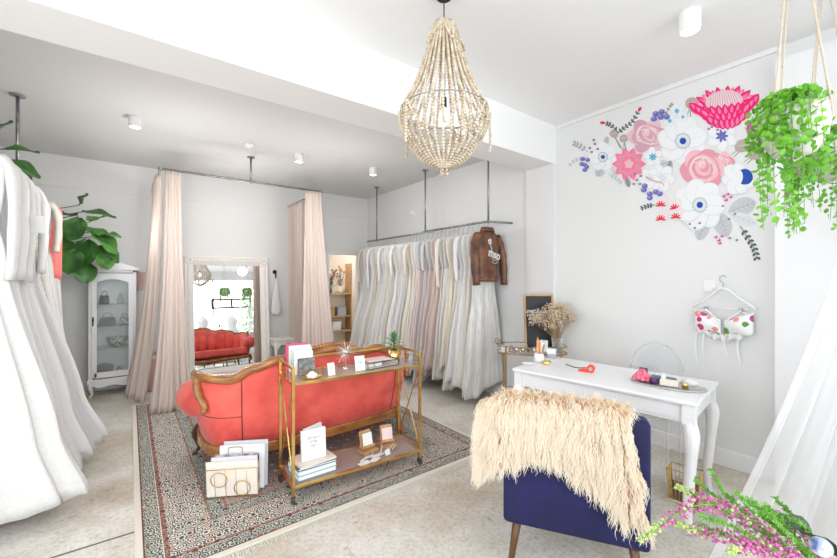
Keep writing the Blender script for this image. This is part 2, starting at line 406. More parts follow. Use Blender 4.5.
RUGZ = .012

# ================================================================== CABINETRY: glazed armoire
t = thing('display_cabinet', 'tall white antique style display cabinet with arched glass door and carved crown', 'cabinet', (-.17, 6.29, 0))
W, D = .235, .165
b = MB()
for x in (-W + .02, W - .02): b.box((x, 0, .86), (.04, 2 * D, 1.40))
b.box((0, D - .008, .86), (2 * W, .016, 1.40)); b.box((0, 0, .19), (2 * W + .03, 2 * D + .02, .05)); b.box((0, 0, 1.55), (2 * W, 2 * D, .04))
b.build('body', WOODW, t, bevel=.004)
b = MB()   # shaped apron
ap = [(-W, .17)] + [(-W + 2 * W * i / 16, .125 + .022 * math.cos(i / 16 * 4 * PI) - .02 * math.exp(-((i - 8) / 2.) ** 2)) for i in range(17)] + [(W, .17)]
b.prism(ap, -D - .008, -D + .012, 'y'); b.build('apron', WOODW, t, bevel=.003)
b = MB()   # arched crown
cn = [(-W - .03, 1.56), (-W - .03, 1.59)] + [(-W - .03 + (2 * W + .06) * i / 20, 1.595 + .075 * math.sin(PI * i / 20) ** 1.5 + .03 * math.exp(-((i - 10) / 1.8) ** 2)) for i in range(21)] + [(W + .03, 1.59), (W + .03, 1.56)]
b.prism(cn, -D - .03, -D + .03, 'y'); b.box((0, 0, 1.575), (2 * W + .05, 2 * D + .02, .03)); b.build('crown', WOODW, t, bevel=.006)
for sx in (-1, 1):
    for sy in (-1, 1):
        b = MB(); b.tube(crom([(sx * (W - .03), sy * (D - .03), .18), (sx * (W - .015), sy * (D - .015), .12), (sx * (W - .03), sy * (D - .03), .04), (sx * (W - .01), sy * (D - .01), .0)], 5), lambda q: .032 - .02 * q + (.008 if q > .95 else 0), 8)
        b.build('leg', WOODW, t, smooth=True)
dr = MB(); y = -D - .008
for x in (-W + .055, W - .055): dr.box((x, y, .88), (.05, .025, 1.28))
dr.box((0, y, .265), (2 * W - .11, .025, .07))
arch = [(-W + .07, 1.52), (-W + .07, 1.44)] + [(-W + .07 + (2 * W - .14) * i / 12, 1.40 + .05 * math.sin(PI * i / 12)) for i in range(13)] + [(W - .07, 1.44), (W - .07, 1.52)]
dr.prism(arch, y - .012, y + .012, 'y')
door = dr.build('door', WOODW, t, bevel=.003)
b = MB(); b.box((0, y, .87), (2 * W - .13, .004, 1.16)); b.build('glass_pane', GLASS, door)
b = MB(); b.box((-W + .045, y - .018, .93), (.014, .012, .11)); b.ball((-W + .045, y - .03, .95), .012); b.build('handle', BLACK, door)
for z in (.58, .86, 1.13):
    b = MB(); b.box((0, 0, z), (2 * W - .08, 2 * D - .05, .008)); b.build('glass_shelf', GLASS, t)
cx, cy = -.17, 6.27
def vase(name, label, cat, loc, prof, m, n_=20, group=None, sx=1, sy=1, smooth=True):
    b = MB(); b.lathe(prof, n=n_, sx=sx, sy=sy); o = b.build(name, m, smooth=smooth, loc=loc); return tag(o, label, cat, group)
def bag(loc, w_, h_, m, label, rz=0):
    t = thing('handbag', label, 'handbag', loc, rz)
    b = MB(); b.rings([[Vector((x * w_ / 2 * k, y * .04 * k2, z)) for x, y in ((-1, -1), (0, -1.25), (1, -1), (1, 1), (0, 1.25), (-1, 1))] for z, k, k2 in ((0, .9, .9), (.01, 1, 1.1), (h_ * .7, .92, .8), (h_, .8, .25))]); b.build('body', m, t, bevel=.004)
    b = MB(); b.tube([(w_ * .28 * math.cos(PI * i / 12), 0, h_ * .95 + .06 * math.sin(PI * i / 12)) for i in range(13)], .004, 6); b.build('handle', m, t, smooth=True)
FLORAL = mat('floral brocade', (.75, .72, .7), .6, col2=(.16, .1, .12), vscale=30)
BEAD = mat('smoky beadwork', (.36, .36, .38), .3, .4, bump=.8, bscale=150, btype='voronoi')
bag((cx - .09, cy, 1.134), .10, .11, BLACK, 'small black evening bag on the top cabinet shelf')
vase('perfume_bottle', 'clear bottle on the top cabinet shelf', 'bottle', (cx + .07, cy, 1.134), [(.03, 0), (.034, .01), (.034, .07), (.012, .09), (.012, .11), (.018, .112), (.018, .13), (.003, .135)], GLASS)
bag((cx - .06, cy, .864), .17, .10, BEAD, 'grey beaded clutch on the upper middle cabinet shelf')
bag((cx + .11, cy + .02, .864), .10, .09, FLORAL, 'floral brocade purse on the upper middle cabinet shelf')
vase('woven_bowl', 'black and white woven bowl on the lower middle cabinet shelf', 'bowl', (cx + .04, cy, .584), [(.05, 0), (.09, .05), (.115, .12), (.11, .12), (.085, .055), (.03, .015)], mat('woven black white', (.8, .8, .76), .7, col2=(.03, .03, .03), vscale=45))
vase('round_hat_box', 'dark round box on the bottom of the cabinet', 'box', (cx - .09, cy, .217), [(.085, 0), (.09, .01), (.09, .1), (.095, .1), (.095, .13), (.04, .16), (.01, .165)], BEAD)
vase('small_jar', 'pale jar on the bottom of the cabinet', 'jar', (cx + .07, cy, .217), [(.03, 0), (.04, .02), (.04, .07), (.03, .09), (.032, .1), (.01, .11)], FLORAL)
# pink canvas beside the cabinet
b = MB(); a = on_y(137, 281, YB - .03); b.box((a.x + .05, YB - .02, a.z), (.12, .03, .25)); tag(b.build('pink_canvas', BLUSH, bevel=.003), 'small pale pink canvas on the rear wall beside the cabinet', 'canvas')
# pouf
t = thing('pink_pouf', 'blush pink drum pouf behind the left booth curtain', 'pouf', (.27, 6.12, 0))
b = MB(); b.lathe([(.15, 0), (.165, .01), (.168, .2), (.165, .42), (.15, .44), (.05, .45), (.01, .452)], n=32); b.build('seat', BLUSH, t, smooth=True)
b = MB(); b.lathe([(.168, .385), (.172, .388), (.172, .396), (.168, .4)], n=32); b.build('piping', BLUSH, t, smooth=True)
b = MB(); b.box((.22, 6.12, .468), (.14, .10, .03), rz=.3); tag(b.build('grey_box', GREY, bevel=.004), 'small grey box lying on the pink pouf', 'box')

# ================================================================== MIRROR
t = thing('standing_mirror', 'big cream carved frame mirror leaning on the rear wall between the curtains', 'mirror', (1.20, 6.305, .003))
mir = mat('silvered mirror', (.93, .94, .94), .0, 1)
t.rotation_euler = (R(-4.9), 0, 0)
MW, MH, FW = .59, 1.79, .135
prof = [(0, .0), (.0, .03), (.02, .045), (.045, .035), (.07, .045), (.10, .03), (.125, .02), (.135, .0)]
b = MB()
rings = []
for u, h in prof:
    x, z0, z1 = MW - u, u, MH - u
    rings.append([Vector((-x, -h, z0)), Vector((x, -h, z0)), Vector((x, -h, z1)), Vector((-x, -h, z1))])
b.rings(rings, False); b.box((0, .01, MH / 2), (2 * MW, .02, MH)); b.build('frame', CREAMW, t)
b = MB()   # carved beads and corner leaves
for k in range(46):
    z = .12 + (MH - .24) * k / 45
    for x in (-MW + .058, MW - .058): b.ball((x, -.038, z), .013, 6, 4, (1, .8, 1.25))
for k in range(27):
    x = -MW + .12 + (2 * MW - .24) * k / 26
    for z in (.058, MH - .058): b.ball((x, -.038, z), .013, 6, 4, (1.25, .8, 1))
for sx in (-1, 1):
    for z in (.07, MH - .07):
        for k in range(7):
            an = 2 * PI * k / 7; b.ball((sx * (MW - .07) + .035 * math.cos(an), -.042, z + .035 * math.sin(an)), .022, 8, 5, (1, .5, 1))
b.build('carving', CREAMW, t, smooth=True)
b = MB(); b.box((0, -.004, MH / 2), (2 * (MW - FW) + .01, .004, MH - 2 * FW + .01)); b.build('mirror_glass', mir, t)

# ================================================================== BOOTH RAIL + CURTAINS
ZR = 2.68; RL, RRr, RYf = .30, 2.16, 5.13
t = thing('booth_curtain_rail', 'galvanised pipe curtain rail hung from the ceiling around the mirror', 'curtain rail', (0, 0, 0))
b = MB(); b.tube([(RL - .04, RYf, ZR), (RRr + .02, RYf, ZR)], .013, 10); b.build('front_pipe', STEEL, t, smooth=True)
for x in (RL - .03, RRr - .02):
    b = MB(); b.tube([(x, RYf, ZR), (x, YB, ZR)], .013, 10); b.lathe([(.04, 0), (.04, .001)], (x, YB - .01, ZR), 16)
    b.build('side_pipe', STEEL, t, smooth=True)
pm = at(252, 156, ZB)
b = MB(); b.tube([(pm.x, RYf, ZR), (pm.x, RYf, ZB)], .012, 10); b.lathe([(.045, ZB - .012), (.045, ZB)], (pm.x, RYf, 0), 20); b.ball((pm.x, RYf, ZR), .024); b.build('drop_pipe', STEEL, t, smooth=True)
for x in (RL - .03, RRr - .02): b = MB(); b.ball((x, RYf, ZR), .027); b.build('elbow', STEEL, t, smooth=True)

def drape(name, m, top, bot, ztop, zbot, npl, amp0, amp1, seed, label=None, cat='curtain', parent=None, nu=220, nv=36, power=1.6, thick=.003, group=None, sway=.02, midz=None):
    random.seed(seed); ph = [random.uniform(0, 6) for _ in range(6)]
    top = crom([(*p_, 0) for p_ in top], 12); bot = crom([(*p_, 0) for p_ in bot], 12)
    def samp(P, u):
        q = u * (len(P) - 1); i = min(int(q), len(P) - 2); return P[i].lerp(P[i + 1], q - i)
    def tan(P, u):
        q = u * (len(P) - 1); i = min(int(q), len(P) - 2); return (P[i + 1] - P[i]).normalized()
    def fn(u, v):
        k = v ** power
        A, B = samp(top, u), samp(bot, u); p_ = A.lerp(B, k)
        tt = tan(top, u).lerp(tan(bot, u), k); nn = Vector((-tt.y, tt.x, 0)).normalized()
        am = lerp(amp0, amp1, v)
        uu = u + .012 * math.sin(9 * u + ph[0] + 2 * v)
        h = math.sin(2 * PI * npl * uu + ph[1] + .5 * math.sin(3 * v + ph[2])) + .35 * math.sin(2 * PI * npl * 1.7 * uu + ph[3] + 1.2 * v)
        p_ = p_ + nn * (am * h) + tt * (am * .5 * math.cos(2 * PI * npl * uu + ph[1]))
        p_ = p_ + nn * (sway * math.sin(PI * v) * math.sin(2.3 * u * PI + ph[4]))
        z = lerp(ztop, zbot, v)
        if v > .97: z += .006 * math.sin(2 * PI * npl * uu)
        return Vector((p_.x, p_.y, z))
    b = MB(); b.grid(fn, nu, nv); o = b.build(name, m, parent, smooth=True, solid=thick)
    if label: tag(o, label, cat, group)
    return o
drape('booth_curtain', CURT, [(.31, 5.13), (.38, 5.12), (.46, 5.13)], [(.16, 4.98), (.34, 4.93), (.56, 5.02)], ZR - .012, .02, 7, .018, .030, 1, 'blush linen curtain gathered at the left front corner of the booth rail', power=2.2)
drape('booth_curtain', CURT, [(.27, 5.32), (.265, 5.8), (.27, 6.35)], [(.13, 5.40), (-.02, 5.90), (.06, 6.10)], ZR - .012, .02, 8, .03, .034, 2, 'blush linen curtain hanging along the left side of the booth rail', power=1.9)
drape('booth_curtain', CURT, [(1.92, 5.13), (2.03, 5.12), (2.16, 5.13)], [(1.86, 5.08), (2.10, 5.00), (2.38, 5.08)], ZR - .012, .02, 8, .018, .028, 3, 'blush linen curtain gathered at the right front corner of the booth rail', power=1.3)
drape('booth_curtain', CURT, [(2.14, 5.75), (2.13, 6.1), (2.12, 6.38)], [(2.12, 5.65), (2.09, 6.0), (2.16, 6.36)], ZR - .012, .02, 7, .026, .034, 4, 'blush linen curtain hanging along the right side of the booth rail', power=1.5)
# wall hook with gauze bag
t = thing('wall_hook', 'dark metal wall hook on the rear wall right of the mirror', 'hook', (0, 0, 0)); a = on_y(274.5, 272, YB)
b = MB(); b.lathe([(.03, 0), (.035, .01), (.0, .012)], n=16); b.v = [Vector((v.x, -v.z, v.y)) + Vector((a.x, YB, a.z)) for v in b.v]
b.tube([(a.x, YB, a.z), (a.x, YB - .06, a.z - .01), (a.x, YB - .07, a.z - .09), (a.x, YB - .05, a.z - .11)], .008, 8); b.ball((a.x, YB - .07, a.z - .06), .016); b.build('hook_body', BLACK, t, smooth=True)
b = MB(); b.lathe([(.004, 0), (.015, -.05), (.03, -.12), (.06, -.35), (.085, -.5), (.08, -.56), (.05, -.6), (.003, -.61)], (a.x, YB - .08, a.z - .10), 24, 1, .45)
tag(b.build('gauze_bag', mat('white gauze', (.84, .84, .86), .9, bump=.3, bscale=30), smooth=True), 'white gauze pouch hanging from the dark wall hook', 'pouch')

# white carved stool
def side_table(loc, rz):
    t = thing('white_side_table', 'low white carved side table with shaped arches behind the coral sofa', 'side table', loc, rz)
    b = MB(); b.box((0, 0, .49), (.44, .34, .03)); b.build('table_top', CREAMW, t, bevel=.008)
    b = MB()
    for s_ in (-1, 1):
        po = [(-.20, .475), (-.20, .36)] + [(-.16 + .32 * i / 16, .36 + .07 * math.sin(PI * i / 16) ** .6 - .015 * math.cos(i / 16 * 6 * PI)) for i in range(17)] + [(.20, .36), (.20, .475)]
        b.prism(po, s_ * .15 - .01, s_ * .15 + .01, 'y')
        b.box((s_ * .19, 0, .43), (.02, .28, .09))
    b.build('apron', CREAMW, t, bevel=.003)
    for sx in (-1, 1):
        for sy in (-1, 1):
            b = MB(); b.tube([(sx * .19, sy * .14, .48), (sx * .185, sy * .135, .3), (sx * .18, sy * .13, .15), (sx * .19, sy * .14, 0)], [.026, .022, .015, .02], 8); b.build('leg', CREAMW, t, smooth=True)
side_table((2.0, 6.22, 0), 0)

# ================================================================== GARMENTS
def garment(loc, label, cat, fab, L_=1.5, w0=.21, ww=.15, w1=.32, t0=.045, t1=.10, pl=9, seed=0, rz=0, sleeves=None, group=None, name='wedding_dress', bodice=None, tiers=0, amp=.16, train=0., nu=84, hz=.0, body_extra=None):
    rnd = random.Random(seed); ph = [rnd.uniform(0, 6.28) for _ in range(8)]
    t = thing(name, label, cat, loc, rz, group)
    z0 = -.115
    def prof(s):           # s metres below the neck line
        q = s / L_
        if s < .07: w_ = lerp(.07, w0, (s / .07) ** .7)
        else:
            w_ = interp([(.07, w0), (.22, w0 * .94), (.42, ww), (.62, ww * 1.12), (L_ * .8, lerp(ww, w1, .72)), (L_, w1)], s) if L_ > .8 else interp([(.07, w0), (L_, w0 * .98)], s)
        t_ = interp([(0, .02), (.08, t0), (.42, t0 * .85), (L_, t1)], s) if L_ > .8 else interp([(0, .02), (.08, t0), (L_, t0 * 1.1)], s)
        return w_, t_
    NR = 34 if L_ > .8 else 16
    def ringat(s, extra=0, last=False):
        w_, t_ = prof(s); q = s / L_; R_ = []
        a = amp * max(0, min(1, (s - .38) / .6)) if L_ > .8 else .05
        for k in range(nu):
            th = 2 * PI * k / nu
            fold = 1 + a * math.sin(pl * th + ph[0] + .8 * math.sin(2.2 * q + ph[1])) + a * .5 * math.sin((pl * 2 - 3) * th + ph[2] + 1.5 * q)
            x = (w_ + extra) * math.cos(th) * (1 + (fold - 1) * .35); y = (t_ + extra) * math.sin(th) * fold
            y += .012 * math.sin(4 * q + ph[3]) * q; x += train * q ** 3 * (1 if math.cos(th) > -.3 else .5)
            z = z0 - s + (.02 * math.sin(3 * th + ph[4]) + .012 * math.sin(7 * th + ph[5])) * (q ** 6) + hz * math.cos(th) * q ** 5
            z = max(z, .012 - loc[2])
            R_.append(Vector((x, y, z)))
        return R_
    cut = .42 if bodice else 0
    b = MB()
    if bodice:
        b.rings([ringat(s) for s in [cut * i / 10 for i in range(11)]], False); b.build('bodice', FABS[bodice], t, smooth=True, solid=.003)
        b = MB(); b.rings([ringat(cut - .01 + (L_ - cut + .01) * i / 26, .004) for i in range(27)], False); b.build('skirt', FABS[fab], t, smooth=True, solid=.003)
    else:
        b.rings([ringat(L_ * i / NR) for i in range(NR + 1)], False); b.build('gown' if L_ > .8 else 'body', FABS[fab], t, smooth=True, solid=.003)
    for k in range(tiers):
        s0 = L_ * (.45 + .5 * k / tiers); b = MB(); b.rings([ringat(s0 + .13 * i / 4, .004 + .02 * i / 4) for i in range(5)], False); b.build('ruffle', FABS[fab], t, smooth=True, solid=.003)
    if sleeves:
        sl, sf = sleeves
        for sx in (-1, 1):
            b = MB(); P = [(sx * (w0 - .03), 0, z0 - .05), (sx * (w0 + .02), -.004, z0 - .14), (sx * (w0 + .03), -.012, z0 - .14 - sl * .5), (sx * (w0 + .015), -.018, z0 - .14 - sl)]
            C = crom(P, 5); b.tube(C, lambda q: (.05 if w0 > .22 else .036) - .012 * q + .004 * math.sin(20 * q), 14, ends=False, flat=.6); b.build('sleeve', FABS[sf], t, smooth=True, solid=.003)
    return t
def hanger_mesh(w_=.2, wood=False):
    b = MB()
    b.tube([(.0, 0, -.115), (0, 0, -.045), (.018, 0, -.03), (.024, 0, -.008), (.015, 0, .012), (0, 0, .018), (-.015, 0, .012), (-.02, 0, 0)], .0022, 6)
    return b
HROOT = []
def hanger(loc, rz, label, group, w_=.2, mats=None):
    if not HROOT or mats:
        t = thing('coat_hanger', label, 'hanger', loc, rz, group)
        hanger_mesh().build('hook', STEEL, t, smooth=True)
        b = MB(); b.tube([(-w_, 0, -.175), (-w_ * .6, 0, -.135), (0, 0, -.108), (w_ * .6, 0, -.135), (w_, 0, -.175)], .006, 6, flat=1); b.tube([(-w_ * .97, 0, -.175), (w_ * .97, 0, -.175)], .003, 6)
        b.build('shoulder_bar', mats or WHITE, t, smooth=True)
        if not mats: HROOT.append(t)
        return t
    t = copy_tree(HROOT[0]); t.location = loc; t.rotation_euler = (0, 0, rz); t['label'] = label; t['group'] = group
    return t

# ---- right rail
t = thing('clothes_rail', 'long galvanised pipe clothes rail hung from the ceiling along the right wall', 'clothes rail', (0, 0, 0))
XRA, ZRA = 3.30, 2.10
b = MB(); b.tube([(XRA, 5.85, ZRA), (XRA, 4.0, ZRA)], .013, 10); b.tube([(XRA + .03, 4.3, ZRA + .02), (XRA + .03, 3.06, ZRA + .02), (XR, 2.98, ZRA + .02)], .013, 10); b.build('rail_pipe', STEEL, t, smooth=True)
for yy in (5.53, 4.25, 3.06):
    zz = ZRA + (.02 if yy < 4.3 else 0); xx = XRA + (.03 if yy < 4.3 else 0)
    b = MB(); b.tube([(xx, yy, zz), (xx, yy, ZB)], .012, 10); b.lathe([(.045, ZB - .012), (.045, ZB)], (xx, yy, 0), 20); b.ball((xx, yy, zz), .023); b.build('drop_pipe', STEEL, t, smooth=True)
random.seed(11)
NG = 32
seq = ['cream', 'lace', 'ivory', 'lace', 'white', 'cream', 'ivory', 'lace', 'white', 'ivory', 'lace', 'cream', 'white', 'ivory', 'lace', 'grey', 'champ', 'ivory', 'white', 'blush', 'grey', 'rose', 'blush', 'rose', 'ivory', 'white', 'champ', 'ivory', 'white', 'lace', 'ivory', 'lace']
colw = {'cream': 'cream lace', 'lace': 'white lace', 'ivory': 'ivory chiffon', 'white': 'plain white', 'grey': 'pale grey net', 'champ': 'champagne satin', 'blush': 'blush chiffon', 'rose': 'dusty rose', 'sequin': 'cream sequinned'}
for i in range(NG):
    yy = 5.78 - (5.78 - 3.14) * i / (NG - 1); far = i < 12
    k = seq[i]; L_ = random.uniform(1.66, 1.88) if not (k in ('rose', 'blush', 'champ')) else random.uniform(1.55, 1.78)
    if i == 31: L_ = 1.86; k = 'fringed'
    sl = None; bod = None
    if i % 4 == 0: sl = (random.uniform(.3, .55), k)
    if 18 <= i < 29 and i % 2: bod = 'grey'
    w1 = random.uniform(.28, .34) if far else random.uniform(.25, .31)
    place = 'at the far end' if i < 5 else ('in the far half' if i < 14 else ('in the middle' if i < 21 else ('in the near half' if i < 29 else 'at the near end')))
    same = [j for j in range(NG) if seq[j] == seq[i]]; idx = same.index(i)
    nb = seq[i + 1] if i < NG - 1 else None
    nf = seq[i - 1] if i else None
    rank = len(same) - 1 - idx; k_ = seq[i]; lab = '%s%s gown from the near end of the long right rail' % (('nearest ', 'second ', 'third ', 'fourth ', 'fifth ', 'sixth ', 'seventh ', 'eighth ', 'ninth ', 'tenth ')[rank], colw[k_])
    if rank == 0: lab = '%s gown nearest the leather jacket among those of its colour' % colw[k_]
    if i == 31: lab = 'white lace gown under the brown leather jacket, nearest on the right rail'
    garment((XRA + (.03 if yy < 4.15 else 0), yy, ZRA + (.02 if yy < 4.15 else 0)), lab, 'dress', k, L_, w0=random.uniform(.17, .215), ww=random.uniform(.12, .16), w1=w1, t0=.036, t1=random.uniform(.042, .052), pl=random.choice((7, 9, 11)), seed=i + 50, rz=random.uniform(-.02, .02), sleeves=sl, bodice=bod, group='gowns on the long right rail', train=-random.uniform(.08, .26) if far else random.uniform(-.08, .01), tiers=0, amp=.34, hz=random.uniform(-.05, .12))
    hanger((XRA + (.03 if yy < 4.15 else 0), yy, ZRA + (.02 if yy < 4.15 else 0)), 0, 'thin hanger of the ' + (lab.split(' on the')[0].split(' from the')[0].split(' under the')[0].split(' nearest the')[0]) + ' on the right rail', 'hangers on the long right rail')
# leather jacket
def jacket(loc, rz):
    t = thing('leather_jacket', 'brown leather biker jacket with white back print hung at the near end of the rail', 'jacket', loc, rz)
    b = MB(); tab = [(0, .07, .035), (.03, .13, .05), (.07, .19, .055), (.16, .205, .065), (.34, .175, .062), (.5, .165, .06), (.56, .168, .06), (.6, .165, .056)]
    rs = []
    for s, w_, t_ in tab:
        rs.append([Vector(((w_ * math.copysign(abs(math.cos(a)) ** .7, math.cos(a))), t_ * math.sin(a) * (1 + .04 * math.sin(5 * a + s * 9)), -.10 - s)) for a in [2 * PI * k / 40 for k in range(40)]])
    b.rings(rs, False); b.build('body', LEATH, t, smooth=True, solid=.005)
    for sx in (-1, 1):
        b = MB(); C = crom([(sx * .165, 0, -.165), (sx * .235, -.01, -.27), (sx * .272, -.03, -.46), (sx * .265, -.05, -.74)], 6)
        b.tube(C, lambda q: .062 - .022 * q + .004 * math.sin(26 * q), 16, ends=False, flat=.75); b.build('sleeve', LEATH, t, smooth=True, solid=.005)
    b = MB(); b.rings([[Vector((.085 * (1 + g) * math.cos(a), .05 * (1 + g) * math.sin(a), -.105 + z)) for a in [2 * PI * k / 24 for k in range(24)]] for z, g in ((0, 0), (.03, .0), (.035, .12), (-.012, .35))], False); b.build('collar', LEATH, t, smooth=True, solid=.004)
    b = MB(); b.rings([[Vector((w_ * math.copysign(abs(math.cos(a)) ** .7, math.cos(a)), t_ * math.sin(a), z)) for a in [2 * PI * k / 40 for k in range(40)]] for z, w_, t_ in ((-.645, .172, .064), (-.70, .168, .062))], False); b.build('waistband', LEATH, t, smooth=True, solid=.006)
    pr = mat('white print', (.8, .8, .8), .6); M_ = Matrix.Translation((0, -.074, 0)) @ Matrix.Rotation(R(90), 4, 'X')
    b = MB()
    for k in range(9):
        a = 2 * PI * k / 9; b.tube([(-.05 + .012 * math.cos(a), -.072, -.24 + .012 * math.sin(a)), (-.05 + .034 * math.cos(a), -.073, -.24 + .034 * math.sin(a))], .006, 5)
    b.tube([(-.04, -.072, -.27), (-.015, -.072, -.32), (-.005, -.072, -.36)], .005, 5)
    for q in (0, .035): b.tube([(.0 + .12 * i / 8 - .01, -.072 - .002 * math.sin(i), -.43 - q - .025 * math.sin(PI * i / 8)) for i in range(9)], .004, 5)
    b.build('back_print', pr, t)
    text('lettering', 'mso', .135, pr, t, Matrix.Translation((.035, -.076, -.385)) @ Matrix.Rotation(R(12), 4, 'Y') @ Matrix.Rotation(R(90), 4, 'X'))
jacket((XRA + .04, 3.085, ZRA + .02), R(6)); hanger((XRA + .04, 3.085, ZRA + .02), R(6), 'white hanger holding the brown leather jacket', None, mats=WHITE)

# ---- left rail
t = thing('clothes_rail', 'galvanised pipe clothes rail on the left, above the white gowns', 'clothes rail', (0, 0, 0))
XLA, ZLA = -.78, 2.30
b = MB(); b.tube([(XLA, 2.7, ZLA), (XLA, 5.35, ZLA)], .013, 10); b.build('rail_pipe', STEEL, t, smooth=True)
for yy in (4.57, 2.95):
    b = MB(); b.tube([(XLA + .03, yy, ZLA), (XLA + .03, yy, ZB)], .0125, 10); b.lathe([(.05, ZB - .012), (.05, ZB)], (XLA + .03, yy, 0), 20); b.build('drop_pipe', STEEL, t, smooth=True)
left = [  # y, fabric, length, hem half width, sleeve, label, train
 (5.22, 'cream', 1.72, .24, None, 'cream lace gown farthest back on the left rail', 0),
 (5.08, 'lace', 1.80, .26, None, 'white fringed lace gown with pale hem near the far end of the left rail', 0),
 (4.80, 'ivory', 1.85, .30, (.35, 'ivory'), 'ivory chiffon gown just in front of the coral top on the left rail', .02),
 (4.66, 'white', 1.95, .34, None, 'plain white sleeveless gown beside the left ceiling pole', .04),
 (4.52, 'lace', 1.95, .34, None, 'white lace gown in the middle of the left rail', .05),
 (4.38, 'white', 2.0, .38, None, 'white satin gown behind the sequinned one on the left rail', .06),
 (4.22, 'sequin', 1.98, .36, None, 'cream sequinned gown on the left rail', .06),
 (4.05, 'white', 2.05, .44, (.55, 'white'), 'wide white gown with the hem reaching farthest over the floor', .16),
 (3.90, 'grey', 2.03, .42, None, 'pale net gown close behind the front lace gown on the left rail', .16),
 (3.74, 'white', 2.05, .42, (.30, 'lace'), 'long white gown fourth from the near end of the left rail', .12),
 (3.56, 'lace', 2.05, .40, (.62, 'lace'), 'white lace gown with long sleeves, third from the near end of the left rail', .10),
 (3.36, 'white', 2.05, .40, (.6, 'white'), 'plain white gown just before the nearest lace one, cut by the left photo edge', .10),
 (3.14, 'lace', 2.07, .42, (.6, 'lace'), 'white lace gown nearest the camera, mostly beyond the left photo edge', .14)]
for i, (yy, k, L_, w1, sl, lab, tr) in enumerate(left):
    garment((XLA, yy, ZLA), lab, 'dress', k, L_, w0=.225, ww=.19, w1=w1, t0=.04, t1=.076, pl=random.choice((9, 11, 13)), seed=i + 7, rz=random.uniform(-.02, .02), sleeves=sl, group='gowns on the left rail', train=tr, amp=.2, nu=110, tiers=0)
    hanger((XLA, yy, ZLA), 0, 'hanger of the ' + lab.split(' on the left')[0].split(' beside')[0].split(' near ')[0].split(' from the')[0].split(' in the middle')[0].split(' in front')[0].split(', mostly')[0].split(' just')[0] + ', left rail', 'hangers on the left rail')
garment((XLA + .05, 4.93, ZLA), 'short coral silk top between the white gowns on the left rail', 'top', 'coral', .72, w0=.215, seed=91, name='silk_blouse', t0=.05)
b = MB(); a = at(27, 224, 1.88); b.box((-.485, 3.43, 1.80), (.11, .006, .11), rz=R(-20)); tag(b.build('size_tag', PAPER), 'white card tag hanging among the left gowns', 'tag')

# ================================================================== FIG TREES
def big_leaf(b, p, d, up, L_, W_):
    d = d.normalized(); s = d.cross(up).normalized(); nn = s.cross(d).normalized()
    def fn(u, v):
        t_ = v; x = (u - .5) * 2
        wv = W_ * .5 * (math.sin(PI * min(1, t_ ** .8 * .97 + .02)) ** .7) * (.72 + .45 * t_)
        q = p + d * (L_ * t_) + s * (x * wv) + nn * (-.22 * L_ * t_ * t_ + .10 * W_ * abs(x) + .018 * math.sin(9 * t_ + 3 * x) * abs(x))
        return q
    b.grid(fn, 6, 9)
def fig(name, loc, H_, leaves, label, seed):
    rnd = random.Random(seed); t = thing(name, label, 'plant', loc)
    b = MB(); b.lathe([(.13, 0), (.15, .02), (.17, .3), (.175, .3), (.175, .33), (.155, .33), (.15, .29), (.01, .28)], n=28); b.build('pot', CLAYG, t, smooth=False)
    b = MB(); b.tube(crom([(0, 0, .28), (.03, .02, H_ * .4), (0, -.02, H_ * .75), (leaves[0][0][0] * .6, leaves[0][0][1] * .6, H_)], 6), lambda q: .018 - .009 * q, 8)
    for (p_, d_, l_, w_) in leaves:
        b.tube([(p_[0] * .35, p_[1] * .35, p_[2] - .06), (p_[0] * .7, p_[1] * .7, p_[2] - .03), p_], .0045, 6)
    b.build('trunk', BARK, t, smooth=True)
    b = MB()
    for (p_, d_, l_, w_) in leaves: big_leaf(b, Vector(p_), Vector(d_), Vector((rnd.uniform(-.2, .2), -.35, 1)), l_, w_)
    b.build('foliage', LEAF, t, smooth=True)
rnd = random.Random(5)
def figpx(lst, Y, base):
    out = []
    for px, py, dx, dz, l_, w_ in lst:
        p_ = on_y(px, py, Y + rnd.uniform(-.08, .08)) - Vector(base); out.append((tuple(p_), (dx, -.25 + rnd.uniform(-.3, .2), dz), l_ * 1.15, w_ * 1.2))
    return out
base = (-.80, 5.80, 0)
fig('fiddle_leaf_fig', base, 2.2, figpx([(80, 205, .25, .9, .13, .12), (78, 215, -1, -.05, .27, .14), (82, 212, 1, .05, .26, .20), (80, 218, -.25, -.7, .24, .22), (84, 228, 1, -.45, .25, .24), (80, 232, -.9, -.5, .2, .18),
    (88, 240, -.2, -1, .27, .27), (92, 232, .8, -.7, .28, .26), (76, 250, -.3, -1, .24, .24), (98, 246, .5, -1, .24, .24), (72, 242, -.6, -.8, .2, .2), (84, 262, .1, -1, .22, .20), (98, 236, .9, .15, .2, .18), (72, 228, -1, .1, .16, .13), (90, 222, .4, .3, .17, .18), (104, 250, .6, -.5, .17, .17)], 5.66, base),
    'fiddle leaf fig with large glossy leaves above the white cabinet', 3)
base = (-1.36, 4.62, 0)
fig('fiddle_leaf_fig', base, 2.45, figpx([(-5, 150, 1, .3, .22, .16), (-4, 158, 1, -.3, .25, .2), (2, 160, 1, -1, .24, .18), (-12, 140, .5, 1, .2, .16), (-15, 165, -.8, .3, .2, .2), (-20, 155, -.6, .8, .2, .2)], 4.5, base),
    'dark leafy fig partly hidden behind the left gowns', 4)

